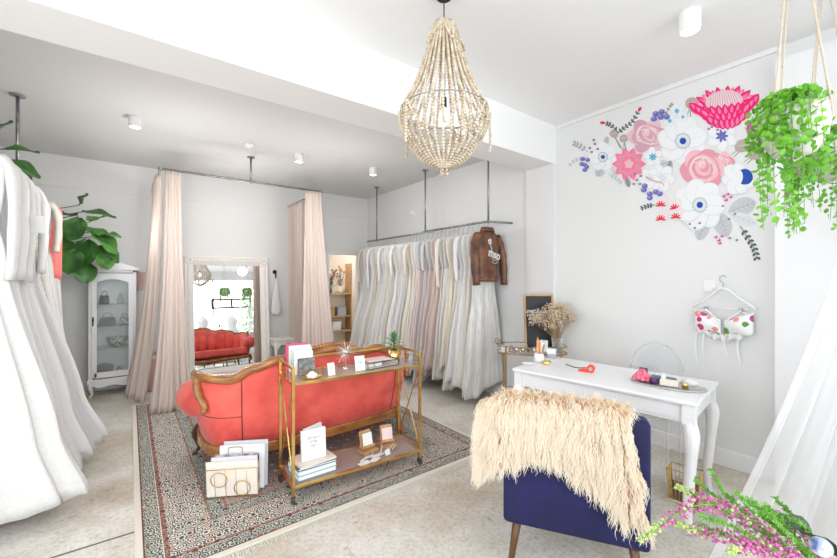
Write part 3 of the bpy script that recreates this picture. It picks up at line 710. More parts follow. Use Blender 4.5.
# ================================================================== SOFA
t = thing('coral_sofa', 'coral velvet sofa with carved walnut frame seen from behind on the rug', 'sofa', (1.28, 2.93, RUGZ))
HW = .84
plan = crom([(-HW + .02, .66, 0), (-HW, .40, 0), (-HW + .06, .13, 0), (-HW + .27, .02, 0), (-.30, -.01, 0), (0, -.02, 0), (.30, -.01, 0), (HW - .27, .02, 0), (HW - .06, .13, 0), (HW, .40, 0), (HW - .02, .66, 0)], 8)
def topz(p_):
    if p_.y > .30: return lerp(.735, .60, min(1, (p_.y - .30) / .34))
    s = abs(p_.x) / HW
    return interp([(0, .885), (.18, .865), (.32, .83), (.5, .845), (.66, .80), (.82, .735), (.92, .74), (1.0, .745)], s)
N = len(plan); outer = []; 
def nrm(i):
    a, c = plan[max(0, i - 1)], plan[min(N - 1, i + 1)]; d_ = (c - a).normalized(); return Vector((d_.y, -d_.x, 0))
b = MB(); rs = []
for i, p_ in enumerate(plan):
    o_ = nrm(i); zt = topz(p_) - .03; zb = .235; rg = []
    lean = .07 if p_.y < .3 else .03
    for q in range(9):
        v = q / 8; z = lerp(zb, zt, v); rg.append(p_ + o_ * (lean * v + .018 * math.sin(PI * v)) + Vector((0, 0, z)))
    rg.append(p_ + o_ * (lean - .03) + Vector((0, 0, zt + .02))); rg.append(p_ + o_ * (lean - .09) + Vector((0, 0, zt)))
    for q in range(8, -1, -1):
        v = q / 8; z = lerp(zb, zt - .03, v); rg.append(p_ - o_ * (.10 - (lean - .03) * v + .02 * math.sin(PI * v)) + Vector((0, 0, z)))
    rs.append(rg)
b.rings(rs, True); b.build('back', CORAL, t, smooth=True)
# tufting buttons on the inner back
b = MB()
for r_ in range(3):
    for c_ in range(8 - r_ % 2):
        b.ball((-.58 + .166 * c_ + (.083 if r_ % 2 else 0), .12 - .02 * r_, .50 + .10 * r_), .014, 8, 5, (1, .7, 1))
b.build('button', CORAL, t, smooth=True)
for c_ in range(7):
    b = MB()
    b.ball((-.54 + .18 * c_, .12, .57), .105, 14, 10, (.95, .42, 1.7)); b.build('back_cushion', CORAL, t, smooth=True)
# crest rail
b = MB(); P = []; rad = []
for i, p_ in enumerate(plan):
    if p_.y > .36: continue
    o_ = nrm(i); lean = .07 if p_.y < .3 else .045; P.append(p_ + o_ * (lean - .005) + Vector((0, 0, topz(p_) - .002)))
P = [P[0] + Vector((.01, .04, -.10)), P[0] + Vector((0, .03, -.05))] + P + [P[-1] + Vector((0, .03, -.05)), P[-1] + Vector((-.01, .04, -.10))]
P = [P[0] + Vector((.02, -.01, -.08))] + P + [P[-1] + Vector((-.02, -.01, -.08))]
b.tube(P, lambda q: .033 + .004 * math.sin(q * 40) * .5, 10)
for sx in (-1, 1):
    W_ = [(sx * (HW + .04), .22, .745), (sx * (HW + .06), .19, .69), (sx * (HW + .055), .15, .62), (sx * (HW + .03), .11, .565), (sx * (HW + .02), .10, .525)]
    b.tube(crom(W_, 6), lambda q: .031 - .010 * q, 10); b.ball((sx * (HW + .028), .108, .515), .026, 8, 6)
for sx in (-1, 1):
    for k in range(10):
        a = k / 9 * 4.2; b.ball((sx * (HW - .02 - .0) + sx * .0, .36 - .035 * math.cos(a) * (1 - k / 14), .70 - .12 + .035 * math.sin(a) * (1 - k / 14)), .017, 7, 5)
for k in range(-6, 7):   # carved crest
    b.ball((k * .030, -.085, .895 + .022 * math.cos(k / 6 * PI / 2)), .022, 8, 5, (1.1, .7, 1))
b.build('back_frame', WALNUT, t, smooth=True)
# seams
for sx in (-1, 1):
    b = MB()
    pts = []
    i = min(range(N), key=lambda k: abs(plan[k].x - sx * (HW - .21)) + (0 if plan[k].y < .3 else 9))
    o_ = nrm(i); 
    for q in range(9):
        v = q / 8; pts.append(plan[i] + o_ * (.07 * v + .018 * math.sin(PI * v) + .002) + Vector((0, 0, lerp(.235, topz(plan[i]) - .03, v))))
    b.tube(pts, .0035, 6)
    js = [k for k in range(N) if (plan[k].x * sx > HW - .21 and plan[k].y < .5)]
    b.tube([plan[k] + nrm(k) * (.07 * .42 + .02) + Vector((0, 0, .46)) for k in js], .0035, 6)
    b.build('piping', mat('dark piping', (.10, .03, .02), .6), t)
# arms
for sx in (-1, 1):
    b = MB(); C = crom([(sx * (HW - .04), .22, .50), (sx * (HW - .005), .34, .50), (sx * (HW + .025), .48, .50), (sx * (HW + .03), .62, .50), (sx * (HW + .01), .74, .49)], 6)
    b.tube(C, lambda q: .125 * (max(.05, math.sin(PI * min(1, q * .62 + .10)))) ** .5, 20); b.build('armrest', CORAL, t, smooth=True)
# seat
b = MB(); b.box((0, .38, .33), (2 * HW - .12, .66, .16)); b.build('seat', CORAL, t, smooth=True, bevel=.05, seg=5)
b = MB(); pr_ = []
for i, p_ in enumerate(plan):
    o_ = nrm(i); pr_.append([p_ + o_ * .022 + Vector((0, 0, z)) for z in (.165, .24)] + [p_ - o_ * .04 + Vector((0, 0, z)) for z in (.24, .165)])
b.rings(pr_); b.tube([(-HW + .02, .70, .20), (-.3, .73, .185), (0, .735, .17), (.3, .73, .185), (HW - .02, .70, .20)], .035, 10); b.build('seat_rail', WALNUT, t, bevel=.008)
for sx in (-1, 1):
    b = MB(); b.tube(crom([(sx * (HW - .02), .64, .24), (sx * (HW + .015), .665, .17), (sx * (HW - .015), .66, .07), (sx * (HW + .02), .68, .0)], 6), lambda q: .038 - .03 * q + (.012 if q > .9 else 0), 10); b.build('leg', WALD, t, smooth=True)
    b = MB(); b.tube([(sx * (HW - .13), .06, .22), (sx * (HW - .11), .03, .1), (sx * (HW - .09), -.0, .0)], [.03, .024, .018], 8, True); b.build('leg', WALNUT, t, bevel=.003)

# ================================================================== CONSOLE TROLLEY
t = thing('brass_console_trolley', 'brass console trolley with two glass shelves and crossed rods behind the coral sofa', 'trolley', (1.325, 2.56, RUGZ), R(-3.6))
TW, TD, TH = .485, .165, .875; q_ = .019
for sx in (-1, 1):
    for sy in (-1, 1):
        b = MB(); b.box((sx * TW, sy * TD, (TH + .05) / 2), (q_, q_, TH - .05)); b.build('leg', BRASS, t, bevel=.002)
        b = MB(); b.tube([(sx * TW - .009, sy * TD, .026), (sx * TW + .009, sy * TD, .026)], .026, 16); b.tube([(sx * TW, sy * TD, .03), (sx * TW, sy * TD, .07)], .008, 8)
        b.build('caster', mat('dark caster', (.05, .04, .035), .4), t, smooth=False)
for z in (.105, .765):
    b = MB()
    for sy in (-1, 1): b.box((0, sy * TD, z), (2 * TW, q_, q_))
    for sx in (-1, 1): b.box((sx * TW, 0, z), (q_, 2 * TD, q_))
    b.build('shelf_frame', BRASS, t, bevel=.002)
b = MB()
b.box((0, TD, TH - .0095), (2 * TW, q_ * .8, q_ * .8))
for sx in (-1, 1): b.box((sx * TW, 0, TH - .0095), (q_ * .8, 2 * TD, q_ * .8)); b.box((sx * TW, 0, .825), (.006, 2 * TD, .006)); b.box((sx * TW, 0, .80), (.006, 2 * TD, .006)); b.tube([(sx * TW, 0, .77), (sx * TW, 0, .87)], .003, 6)
b.build('guard_rail', BRASS, t, bevel=.002)
for sx in (-1, 1):
    for sy in (-1, 1): b = MB(); b.tube([(sx * TW + .003 * sy, -sy * TD, .11), (sx * TW + .003 * sy, sy * TD, .755)], .005, 6); b.build('cross_rod', BRASS, t)
for z in (.108, .768):
    b = MB(); b.box((0, 0, z), (2 * TW - q_, 2 * TD - q_, .006)); b.build('glass_shelf', SHELFG, t)
TR = Matrix.Translation((1.325, 2.56, RUGZ)) @ Matrix.Rotation(R(-3.6), 4, 'Z')
def tr(x, y, z): return tuple(TR @ Vector((x, y, z)))
ZT, ZL = .772, .112
def book(label, m, loc, size, rz=0, rx=0, ry=0, name='book', group=None, pages=True):
    t = thing(name, label, 'book', loc, rz, group); t.rotation_euler = (rx, ry, rz)
    w_, th_, h_ = size      # width, thickness, height standing
    b = MB(); b.box((0, -th_ / 2 + .0015, h_ / 2), (w_, .003, h_)); b.box((0, th_ / 2 - .0015, h_ / 2), (w_, .003, h_)); b.box((-w_ / 2 + .0015, 0, h_ / 2), (.003, th_, h_)); b.build('cover', m, t)
    b = MB(); b.box((.001, 0, h_ / 2), (w_ - .008, max(.002, th_ - .006), h_ - .008)); b.build('pages', PAPER, t)
    return t
def card(label, loc, w_, h_, rz=0, rx=R(-12), m=PAPER, name='card', cat='card', text_=None):
    b = MB(); b.box((0, 0, h_ / 2), (w_, .004, h_), rx=0); o = b.build(name, m, loc=loc); o.rotation_euler = (rx, 0, rz); tag(o, label, cat)
    if text_: text('lettering', text_, w_ * .16, mat('print ink', (.1, .16, .22), .6), o, Matrix.Translation((0, -.0032, h_ * .55)) @ Matrix.Rotation(R(90), 4, 'X'), .0003)
    return o
# top shelf
book('tall magenta book standing at the back of the upright row on the trolley', PINKC, tr(-.385, .115, ZT), (.15, .02, .205), R(-8))
book('tall white book standing in front of the magenta one on the trolley', WHITE, tr(-.37, .09, ZT), (.15, .018, .195), R(-8))
book('pale green book standing in the row on the trolley', mat('pale green cover', (.62, .74, .66), .6), tr(-.365, .065, ZT), (.14, .016, .18), R(-8))
book('white booklet standing before the pale green book', PAPER, tr(-.36, .042, ZT), (.13, .010, .16), R(-8))
book('small dark photo book at the front of the upright row', mat('dark photo cover', (.10, .10, .10), .4, col2=(.3, .3, .3), vscale=30), tr(-.345, .015, ZT), (.115, .018, .115), R(-8))
t = thing('wire_basket', 'small brass wire tray around the upright books on the trolley', 'tray', tr(-.34, -.02, ZT)); b = MB()
for z in (.005, .05):
    b.tube([(-.09, -.03, z), (.10, -.03, z), (.10, .03, z)], .002, 6)
for k in range(8): b.tube([(-.09 + .027 * k, -.03, .002), (-.09 + .027 * k, -.03, .05)], .0016, 5)
b.build('wire', BRASS, t)
t = thing('brass_dish', 'round brass dish on the left of the trolley top', 'dish', tr(-.34, -.09, ZT)); b = MB(); b.lathe([(.03, 0), (.058, .006), (.064, .014), (.06, .014), (.05, .008), (.003, .004)], n=28); b.build('plate', GOLD, t, smooth=True)
b = MB(); b.lathe([(.036, 0), (.04, .008), (.02, .028), (.012, .034), (.002, .036)], n=18); o = b.build('porcelain_ring_holder', WHITE, smooth=True, loc=tr(-.34, -.09, ZT + .008)); tag(o, 'small white porcelain cone in the brass dish', 'ring holder')
card('upright white card nearest the brass dish on the trolley', tr(-.205, -.105, ZT), .052, .085, R(5), text_='gift')
t = thing('starburst_ornament', 'silver starburst ornament on the trolley top behind the white cards', 'ornament', tr(-.05, .02, ZT)); b = MB(); b.ball((0, 0, .125), .016, 10, 6)
rnd = random.Random(3)
for k in range(26):
    a = 2 * PI * k / 26; l = .075 + .02 * (k % 2); b.tube([(0, 0, .125), (l * math.cos(a), rnd.uniform(-.02, .02), .125 + l * math.sin(a))], lambda q: .003 - .002 * q, 5)
b.tube([(0, 0, .12), (0, 0, .01)], .003, 6); b.lathe([(.025, 0), (.025, .005), (.003, .01)], n=16); b.build('body', mat('silver', (.75, .74, .72), .25, 1), t)
card('larger white card leaning right of the starburst on the trolley', tr(.02, -.085, ZT), .075, .105, R(-6), R(-14), text_='gift cards')
t = thing('glass_display_box', 'flat black edged glass display box on the trolley top', 'display box', tr(.195, -.02, ZT), R(4)); a_, d_, h_ = .14, .075, .045; b = MB()
for z in (.003, h_):
    for s in (-1, 1): b.box((0, s * d_, z), (2 * a_, .004, .004)); b.box((s * a_, 0, z), (.004, 2 * d_, .004))
for sx in (-1, 1):
    for sy in (-1, 1): b.box((sx * a_, sy * d_, h_ / 2), (.004, .004, h_))
b.build('frame', BLACK, t); b = MB(); b.box((0, 0, h_ / 2), (2 * a_ - .004, 2 * d_ - .004, h_ - .004)); b.build('pane', GLASS, t)
for k, (x, m_, l_) in enumerate(((-.08, CREAM, 'cream ring box'), (-.01, PAPER, 'white ring box'), (.07, BRASSD, 'brown ring box'))):
    b = MB(); b.box((0, 0, .013), (.055, .06, .022)); b.box((0, 0, .026), (.058, .063, .005)); o = b.build('ring_box', m_, bevel=.003, loc=tr(.195 + x, -.02, ZT + .004)); tag(o, l_ + ' inside the glass display box', 'box')
b = MB(); b.box((.0, 0, .004), (.20, .12, .008)); o = b.build('notebook', mat('pale rose cover', (.75, .58, .55), .6), bevel=.002, loc=tr(.185, -.018, ZT + .048)); o.rotation_euler = (0, 0, R(-2)); tag(o, 'pale thin notebook lying on the glass display box', 'notebook')
# dracaena in brass pot
t = thing('potted_plant', 'small spiky green plant in a brass pot on the trolley top', 'plant', tr(.375, .05, ZT)); b = MB(); b.lathe([(.036, 0), (.041, .004), (.046, .095), (.043, .095), (.040, .08), (.003, .078)], n=28); b.build('pot', GOLD, t, smooth=True)
b = MB(); b.lathe([(.04, .078), (.003, .084)], n=16); b.tube([(0, 0, .08), (.004, 0, .16)], .006, 6); b.build('soil', BARK, t)
b = MB(); rnd = random.Random(8)
for k in range(30):
    a = k * 2.4; zz = .10 + .0038 * k; l = .115 - .0016 * k; el = .15 + k * .038
    P0 = Vector((.0, 0, zz)); dr_ = Vector((math.cos(a) * math.cos(el), math.sin(a) * math.cos(el), math.sin(el))); sd = Vector((-math.sin(a), math.cos(a), 0))
    b.grid(lambda u, v: P0 + dr_ * (l * v) + Vector((0, 0, -.03 * v * v)) + sd * ((u - .5) * .017 * (math.sin(PI * min(.98, v * .85 + .12)) ** .8)) + Vector((0, 0, .004 * abs(u - .5))), 2, 6)
b.build('foliage', LEAF3, t, smooth=True, solid=.0012)
bp = [(.014, 0), (.016, .003), (.016, .05), (.007, .062), (.007, .075), (.010, .076), (.010, .09), (.002, .092)]
vase('glass_bottle', 'small clear glass bottle left of three on the right end of the trolley', 'bottle', tr(.415, -.02, ZT), bp, GLASS)
vase('glass_bottle', 'small amber lidded bottle at the right end of the trolley top', 'bottle', tr(.45, .02, ZT), bp, clear('amber glass', (.7, .25, .15), .3))
vase('glass_bottle', 'small clear bottle at the front right corner of the trolley top', 'bottle', tr(.45, -.09, ZT), bp, clear('blue tint glass', (.7, .8, .85), .2))
# lower shelf
def flat_book(label, m, loc, w_, d_, h_, rz=0):
    t = thing('book', label, 'book', loc, rz); b = MB(); b.box((0, 0, h_ - .002), (w_, d_, .004)); b.box((0, 0, .002), (w_, d_, .004)); b.box((0, d_ / 2 - .002, h_ / 2), (w_, .004, h_)); b.build('cover', m, t)
    b = MB(); b.box((0, -.002, h_ / 2), (w_ - .01, d_ - .008, h_ - .009)); b.build('pages', PAPER, t)
flat_book('teal book at the bottom of the stack on the lower trolley shelf', TEAL, tr(-.315, -.02, ZL), .27, .20, .034)
flat_book('pale blue book second in the stack on the lower trolley shelf', SKYB, tr(-.315, -.02, ZL + .034), .27, .20, .028)
flat_book('dark thin book third in the stack on the lower trolley shelf', DGREY, tr(-.31, -.015, ZL + .062), .27, .20, .016, R(-2))
flat_book('cream book on top of the stack on the lower trolley shelf', CREAM, tr(-.31, -.015, ZL + .078), .26, .20, .012, R(3))
t = book('open white guest book standing on the book stack of the lower shelf', PAPER, tr(-.315, -.05, ZL + .092), (.17, .022, .20), R(-2), R(-4), name='guest_book')
text('lettering', 'Dresses\nVeils\nLace', .026, mat('pale grey ink', (.45, .5, .52), .6), t, Matrix.Translation((0, -.0125, .12)) @ Matrix.Rotation(R(90), 4, 'X'), .0003)
book('half open white booklet behind the guest book on the stack', PAPER, tr(-.30, .0, ZL + .092), (.16, .016, .205), R(22), R(-3), name='booklet')
for x, y, rz, l_ in ((.13, .02, R(6), 'left'), (.305, .03, R(-14), 'right')):
    t = thing('ring_display', 'wooden jewellery display with white card, %s of the two on the lower shelf' % l_, 'display stand', tr(x, y, ZL), rz)
    b = MB(); b.box((0, 0, .012), (.13, .10, .024)); b.box((0, .01, .045), (.11, .05, .02)); b.box((0, .035, .09), (.10, .014, .13), rx=R(-12)); b.build('stand', OAK, t, bevel=.003)
    b = MB(); b.box((0, .006, .095), (.085, .004, .095), rx=R(-14)); b.build('card', PAPER if x < .2 else mat('pale pink card', (.85, .68, .66), .6), t)
b = MB(); rnd = random.Random(4); b.tube(crom([(-.12, -.02, .01), (-.05, .01, .012), (.02, -.02, .014), (.12, .0, .018), (.2, .05, .03)], 4), lambda q: .011 - .007 * q, 7)
for k in range(6): x = -.09 + .05 * k; b.tube([(x, 0, .012), (x + .03, rnd.uniform(-.05, .05), .03 + rnd.uniform(0, .04))], lambda q: .006 - .004 * q, 6)
o = b.build('driftwood_branch', mat('bleached wood', (.66, .63, .57), .8), smooth=True, loc=tr(.13, -.085, ZL)); tag(o, 'pale bleached driftwood branch lying on the lower shelf of the trolley', 'branch')
card('small white tag card propped at the front of the lower shelf', tr(.235, -.11, ZL), .045, .04, R(8), R(-20))
for k, (x, y, l_) in enumerate(((.03, -.13, 'left'), (.12, -.12, 'right'))):
    b = MB(); b.box((0, 0, .001), (.09, .05, .0015)); o = b.build('paper_slip', PAPER, loc=tr(x, y, ZL)); o.rotation_euler = (0, 0, R(12 + 20 * k)); tag(o, 'white paper slip lying flat on the lower shelf, %s of two' % l_, 'paper')

# ================================================================== MAGAZINE RACK
A = at(205, 500, RUGZ); B = at(257, 496, RUGZ); dirr = (B - A); rz = math.atan2(dirr.y, dirr.x)
t = thing('magazine_rack', 'brass wire magazine rack with two rings on the rug behind the sofa', 'magazine rack', A, rz)
w_ = .33; b = MB(); r_ = .0028
def loop(y0, y1, h_):
    b.tube([(0, y0, .004), (0, y1, h_), (w_, y1, h_), (w_, y0, .004), (0, y0, .004)], r_, 6)
loop(0, -.035, .205); loop(.14, .18, .215)
for x in (0, w_): b.tube([(x, 0, .004), (x, .14, .004)], r_, 6)
for k in range(1, 5):
    x = w_ * k / 5; b.tube([(x, -.001, .004), (x, -.035, .205)], r_ * .7, 5)
for x in (.12, .21): b.tube([(x, .07, .004), (x, .07, .30)], r_, 6)
b.tube([(.12, .07, .30), (.165, .07, .305), (.21, .07, .30)], r_, 6)
for x in (.33, .04): b.tube([(x, .14, .004), (x, .18, .26)], r_, 6)
b.build('wire_frame', BRASS, t, smooth=True)
b = MB()
for cx_, cz_ in ((.095, .135), (.235, .07)):
    b.tube([(cx_ + .05 * math.cos(2 * PI * k / 28), -.004 - .031 * (cz_ + .05 * math.sin(2 * PI * k / 28)) / .2 - .003, cz_ + .05 * math.sin(2 * PI * k / 28)) for k in range(29)], .003, 6)
b.build('ring', BRASS, t, smooth=True)
RM = Matrix.Translation(A) @ Matrix.Rotation(rz, 4, 'Z')
def rl(x, y, z): return tuple(RM @ Vector((x, y, z)))
for k, (x, y, w1_, h1_, th_, m_, l_) in enumerate(((.165, .02, .32, .235, .012, CREAM, 'cream folder nearest the rings in the magazine rack'), (.175, .042, .29, .255, .008, mat('lilac white cover', (.74, .74, .82), .5), 'pale lilac magazine behind the cream folder'),
      (.185, .062, .28, .26, .006, mat('black white cover', (.7, .7, .7), .4, col2=(.03, .03, .03), vscale=14), 'black and white magazine in the middle of the rack'),
      (.20, .092, .29, .295, .014, PAPER, 'tall white magazine toward the back of the rack'), (.215, .122, .29, .31, .010, mat('grey mag cover', (.62, .64, .70), .5), 'tallest pale grey magazine at the back of the rack'))):
    t = book(l_, m_, rl(x, y, .008), (w1_, th_, h1_), rz, R(5) if k < 3 else R(-3), name='magazine')

# ================================================================== DESK
A = Vector((2.38, 1.94, 0)); Bc = Vector((2.516, .762, 0)); drz = math.atan2((A - Bc).y, (A - Bc).x) - PI / 2   # long axis local +y
DL, DD, DH = 1.19, .665, .755
ctr = (A + Bc) / 2 + Matrix.Rotation(drz, 3, 'Z') @ Vector((DD / 2, 0, 0))
DM = Matrix.Translation((ctr.x, ctr.y, 0)) @ Matrix.Rotation(drz, 4, 'Z')
t = thing('white_desk', 'white painted desk with curved cabriole legs in front of the blue chair', 'desk', (ctr.x, ctr.y, 0), drz)
b = MB(); b.box((0, 0, DH - .011), (DD, DL, .022)); b.build('desk_top', WOODW, t, bevel=.007, seg=3)
b = MB()
for s in (-1, 1): b.box((s * (DD / 2 - .045), 0, DH - .022 - .055), (.02, DL - .12, .11)); b.box((0, s * (DL / 2 - .045), DH - .077), (DD - .12, .02, .11))
b.build('apron', WOODW, t, bevel=.002)
b = MB()
for s in (-1, 1):
    b = MB(); b.box((-(DD / 2 - .045) - .012, s * .27, DH - .075), (.006, .46, .075)); b.build('drawer_panel', WOODW, t, bevel=.003)
for sx in (-1, 1):
    for sy in (-1, 1):
        b = MB(); cxl, cyl = sx * (DD / 2 - .045), sy * (DL / 2 - .045)
        b.box((cxl, cyl, DH - .08), (.062, .062, .116)); 
        C = crom([(cxl, cyl, DH - .13), (cxl + sx * .012, cyl + sy * .012, DH - .20), (cxl + sx * .008, cyl + sy * .008, .42), (cxl - sx * .010, cyl - sy * .010, .18), (cxl - sx * .006, cyl - sy * .006, .05), (cxl + sx * .01, cyl + sy * .01, 0)], 6)
        b.tube(C, lambda q: interp([(0, .036), (.18, .041), (.45, .029), (.8, .020), (.93, .022), (1, .030)], q), 14); b.build('leg', WOODW, t, smooth=False)
def dk(x, y, z=DH): return tuple(DM @ Vector((x, y, z)))
ds = lambda px, py: at(px, py, DH)
# desk things
p_ = ds(529, 364.5); vase('cream_saucer', 'thin cream saucer at the far left end of the desk', 'saucer', p_, [(.03, 0), (.05, .006), (.055, .010), (.048, .009), (.003, .004)], PAPER, 28)
p_ = ds(539, 362); vase('pencil_cup', 'white rounded cup holding pencils on the desk', 'cup', p_, [(.028, 0), (.04, .008), (.042, .04), (.034, .075), (.030, .075), (.036, .04), (.003, .01)], WHITE)
for k, (m_, l_, dx, dy, h_) in enumerate(((mat('orange lacquer', (.9, .36, .04), .4), 'tall orange pencil in the white cup', -.006, 0, .20), (mat('amber lacquer', (.75, .22, .06), .4), 'rust red pencil in the white cup', .012, .006, .17), (BRASS, 'brass pen in the white cup', .004, -.014, .15))):
    t = thing('pencil', l_, 'pencil', (p_.x + dx, p_.y + dy, DH + .012)); b = MB(); e = Vector((dx * 2.2, dy * 2.2, h_))
    b.tube([(0, 0, 0), e * .88], .0075, 6); b.build('barrel', m_, t); b = MB(); b.tube([e * .88, e], [.0075, .001], 6); b.build('tip', OAK, t)
p_ = ds(546.5, 364.5); vase('gold_dish', 'small shallow gold dish at the desk front beside the pencil cup', 'dish', p_, [(.022, 0), (.034, .008), (.038, .028), (.035, .028), (.03, .010), (.003, .004)], GOLD, 24)
p_ = ds(552, 357); t = thing('card_machine', 'grey and white card payment machine at the far end of the desk', 'card machine', (p_.x, p_.y, DH), drz + R(20))
b = MB(); po = [(-.06, 0), (.07, 0), (.075, .03), (.045, .075), (-.01, .085), (-.05, .05)]; b.prism(po, -.035, .035, 'y'); b.build('body', GREY, t, bevel=.006)
b = MB(); b.box((.03, 0, .079), (.055, .058, .006), ry=R(22)); b.build('keypad', BLACK, t, bevel=.002)
b = MB(); b.tube([(-.03, -.036, .05), (-.03, .036, .05)], .028, 18); b.build('paper_roll', PAPER, t)
p_ = ds(541, 352); b = MB(); b.box((0, 0, .05), (.09, .07, .10)); b.box((0, 0, .103), (.094, .074, .008)); o = b.build('white_box', PAPER, bevel=.004, loc=(p_.x + .02, p_.y, DH)); o.rotation_euler = (0, 0, drz); tag(o, 'small white lidded box behind the card machine on the desk', 'box')
pts = [ds(566, 364.5) + Vector((0, 0, .004)), ds(573, 367.2) + Vector((0, 0, .004)), ds(580, 368.4) + Vector((0, 0, .004)), ds(586, 368) + Vector((0, 0, .004))]; b = MB(); b.tube(crom(pts, 5), .003, 6); tag(b.build('black_cable', BLACK, smooth=True), 'short black cable lying on the desk top', 'cable')
p_ = ds(588, 372); RED = mat('red plastic', (.85, .06, .03), .35); t = thing('tape_dispenser', 'red hand tape dispenser lying on the white desk', 'tape dispenser', (p_.x, p_.y, DH), drz + R(-75))
b = MB(); b.prism([(-.07, 0), (.03, 0), (.045, .015), (.02, .028), (-.03, .02), (-.07, .008)], -.02, .02, 'y'); b.build('body', RED, t, bevel=.004)
b = MB(); b.tube([(.02, -.022, .028), (.02, .022, .028)], .028, 20); b.build('tape_roll', RED, t, bevel=.003)
b = MB(); b.tube([(.02, -.024, .028), (.02, .024, .028)], .014, 16); b.build('tape_core', GREY, t)
# oval tray and its things
p_ = ds(667, 385.5); TC = Vector((p_.x, p_.y, DH)); tz = drz
vase('oval_tray', 'oval grey tray near the right end of the desk', 'tray', TC, [(.9, 0), (.98, .004), (1.0, .013), (.975, .013), (.95, .007), (.02, .005)], mat('grey enamel', (.55, .55, .54), .35, .4), 40)
o = bpy.data.objects[-1] if False else [x for x in COL.objects if x.name.startswith('oval_tray')][0]; o.scale = (.125, .215, 1); o.rotation_euler = (0, 0, tz)
TMx = Matrix.Translation(TC) @ Matrix.Rotation(tz, 4, 'Z')
def ty(x, y, z=.008): return TMx @ Vector((x, y, z))
ROSEP = mat('deep pink silk', (.70, .05, .16), .6, col2=(.86, .32, .38), vscale=45)
b = MB(); rnd = random.Random(6)
for ring in range(4):
    for k in range(5 + ring * 2):
        a = 2 * PI * k / (5 + ring * 2) + ring; rr_ = .008 + .012 * ring; c = Vector((rr_ * math.cos(a), rr_ * math.sin(a), .035 - .005 * ring))
        b.ball(c + Vector((0, 0, .008 * (3 - ring))), .019, 7, 5, (.9, .9, .9 if ring else 1.1))
o = b.build('silk_rose', ROSEP, smooth=True, loc=ty(-.035, .135, .012)); tag(o, 'deep pink silk flower on the left of the oval tray', 'silk flower')
vase('purple_pot', 'small dark purple pot beside the pink flower on the tray', 'pot', ty(-.045, .065), [(.02, 0), (.024, .004), (.024, .035), (.02, .04), (.003, .042)], mat('purple glaze', (.10, .02, .13), .3))
b = MB(); b.box((0, 0, .018), (.05, .10, .03)); b.box((0, 0, .035), (.052, .102, .006)); o = b.build('cream_box', CREAM, bevel=.004, loc=ty(-.03, -.02, .006)); o.rotation_euler = (0, 0, tz + .1); tag(o, 'low cream lidded box at the middle of the tray', 'box')
vase('gold_capped_jar', 'small black jar with gold cap at the right of the tray', 'jar', ty(-.03, -.105), [(.015, 0), (.017, .002), (.017, .014), (.018, .014), (.018, .032), (.003, .034)], GOLD)
t = thing('glasses_case', 'slate blue padded case at the back of the oval tray', 'case', ty(.035, .03, .008), tz); b = MB(); b.box((0, 0, .02), (.06, .15, .038)); b.build('body', mat('slate leather', (.16, .19, .24), .5), t, bevel=.014, seg=4); b = MB(); b.box((-.031, 0, .022), (.003, .03, .014)); b.build('clasp', mat('silver', (.75, .74, .72), .25, 1), t)
b = MB(); b.box((0, 0, .03), (.03, .02, .06)); b.box((0, 0, .065), (.02, .014, .01)); o = b.build('sample_bottle', WHITE, bevel=.004, loc=ty(.0, .02, .008)); tag(o, 'tiny white bottle standing before the slate case', 'bottle')
b = MB(); b.box((0, 0, .04), (.02, .05, .08)); o = b.build('dark_box', DGREY, bevel=.004, loc=ty(.03, .145, .008)); tag(o, 'small dark upright box behind the pink flower', 'box')
card('small clear sign propped behind the tray on the desk', ty(.09, .13, 0) , .075, .10, tz - PI / 2, R(-8), ACRYL, 'acrylic_sign', 'sign')
vase('lace_puff', 'white lace puff at the back right of the oval tray', 'puff', ty(.10, -.10, 0), [(.02, 0), (.04, .008), (.045, .025), (.03, .04), (.003, .045)], FABS['lace'])

# ================================================================== GHOST CHAIR
p0 = on_x(655, 350, 3.33); t = thing('clear_chair', 'transparent acrylic chair with oval back between the desk and the wall', 'chair', (3.19, 1.29, 0), drz)
b = MB()
def oval(u, v):
    a = 2 * PI * u; r_ = v
    return Vector((.20 + .05 * r_ * math.sin(a), .19 * r_ * math.cos(a), .71 + .22 * r_ * math.sin(a)))
b.grid(oval, 36, 4); b.build('backrest', ACRYL, t, smooth=True, solid=.008)
b = MB(); b.tube([(.20 + .05 * math.sin(2 * PI * k / 40), .19 * math.cos(2 * PI * k / 40), .71 + .22 * math.sin(2 * PI * k / 40)) for k in range(41)], .009, 8); b.build('back_rim', ACRYL, t, smooth=True)
b = MB(); b.box((0, 0, .455), (.42, .40, .022)); b.build('seat', ACRYL, t, bevel=.01, seg=3)
for sx in (-1, 1):
    for sy in (-1, 1):
        b = MB(); b.tube([(sx * .18, sy * .17, .45), (sx * (.18 if sx < 0 else .20), sy * .165, .0)], [.023, .014], 4, True); b.build('leg', ACRYL, t, bevel=.004)
b = MB(); b.tube([(.185, -.15, .46), (.18, -.14, .56)], .012, 8); b.tube([(.185, .15, .46), (.18, .14, .56)], .012, 8); b.build('back_support', ACRYL, t)

# ================================================================== NAVY CHAIR AND FUR
CL = Vector((1.505, 1.285, 0)); CR = Vector((1.85, .73, 0)); cdir = (CR - CL).normalized(); crz = math.atan2(cdir.y, cdir.x); CWd = (CR - CL).length
t = thing('navy_chair', 'navy velvet armless chair on walnut legs facing the white desk', 'chair', CL, crz)
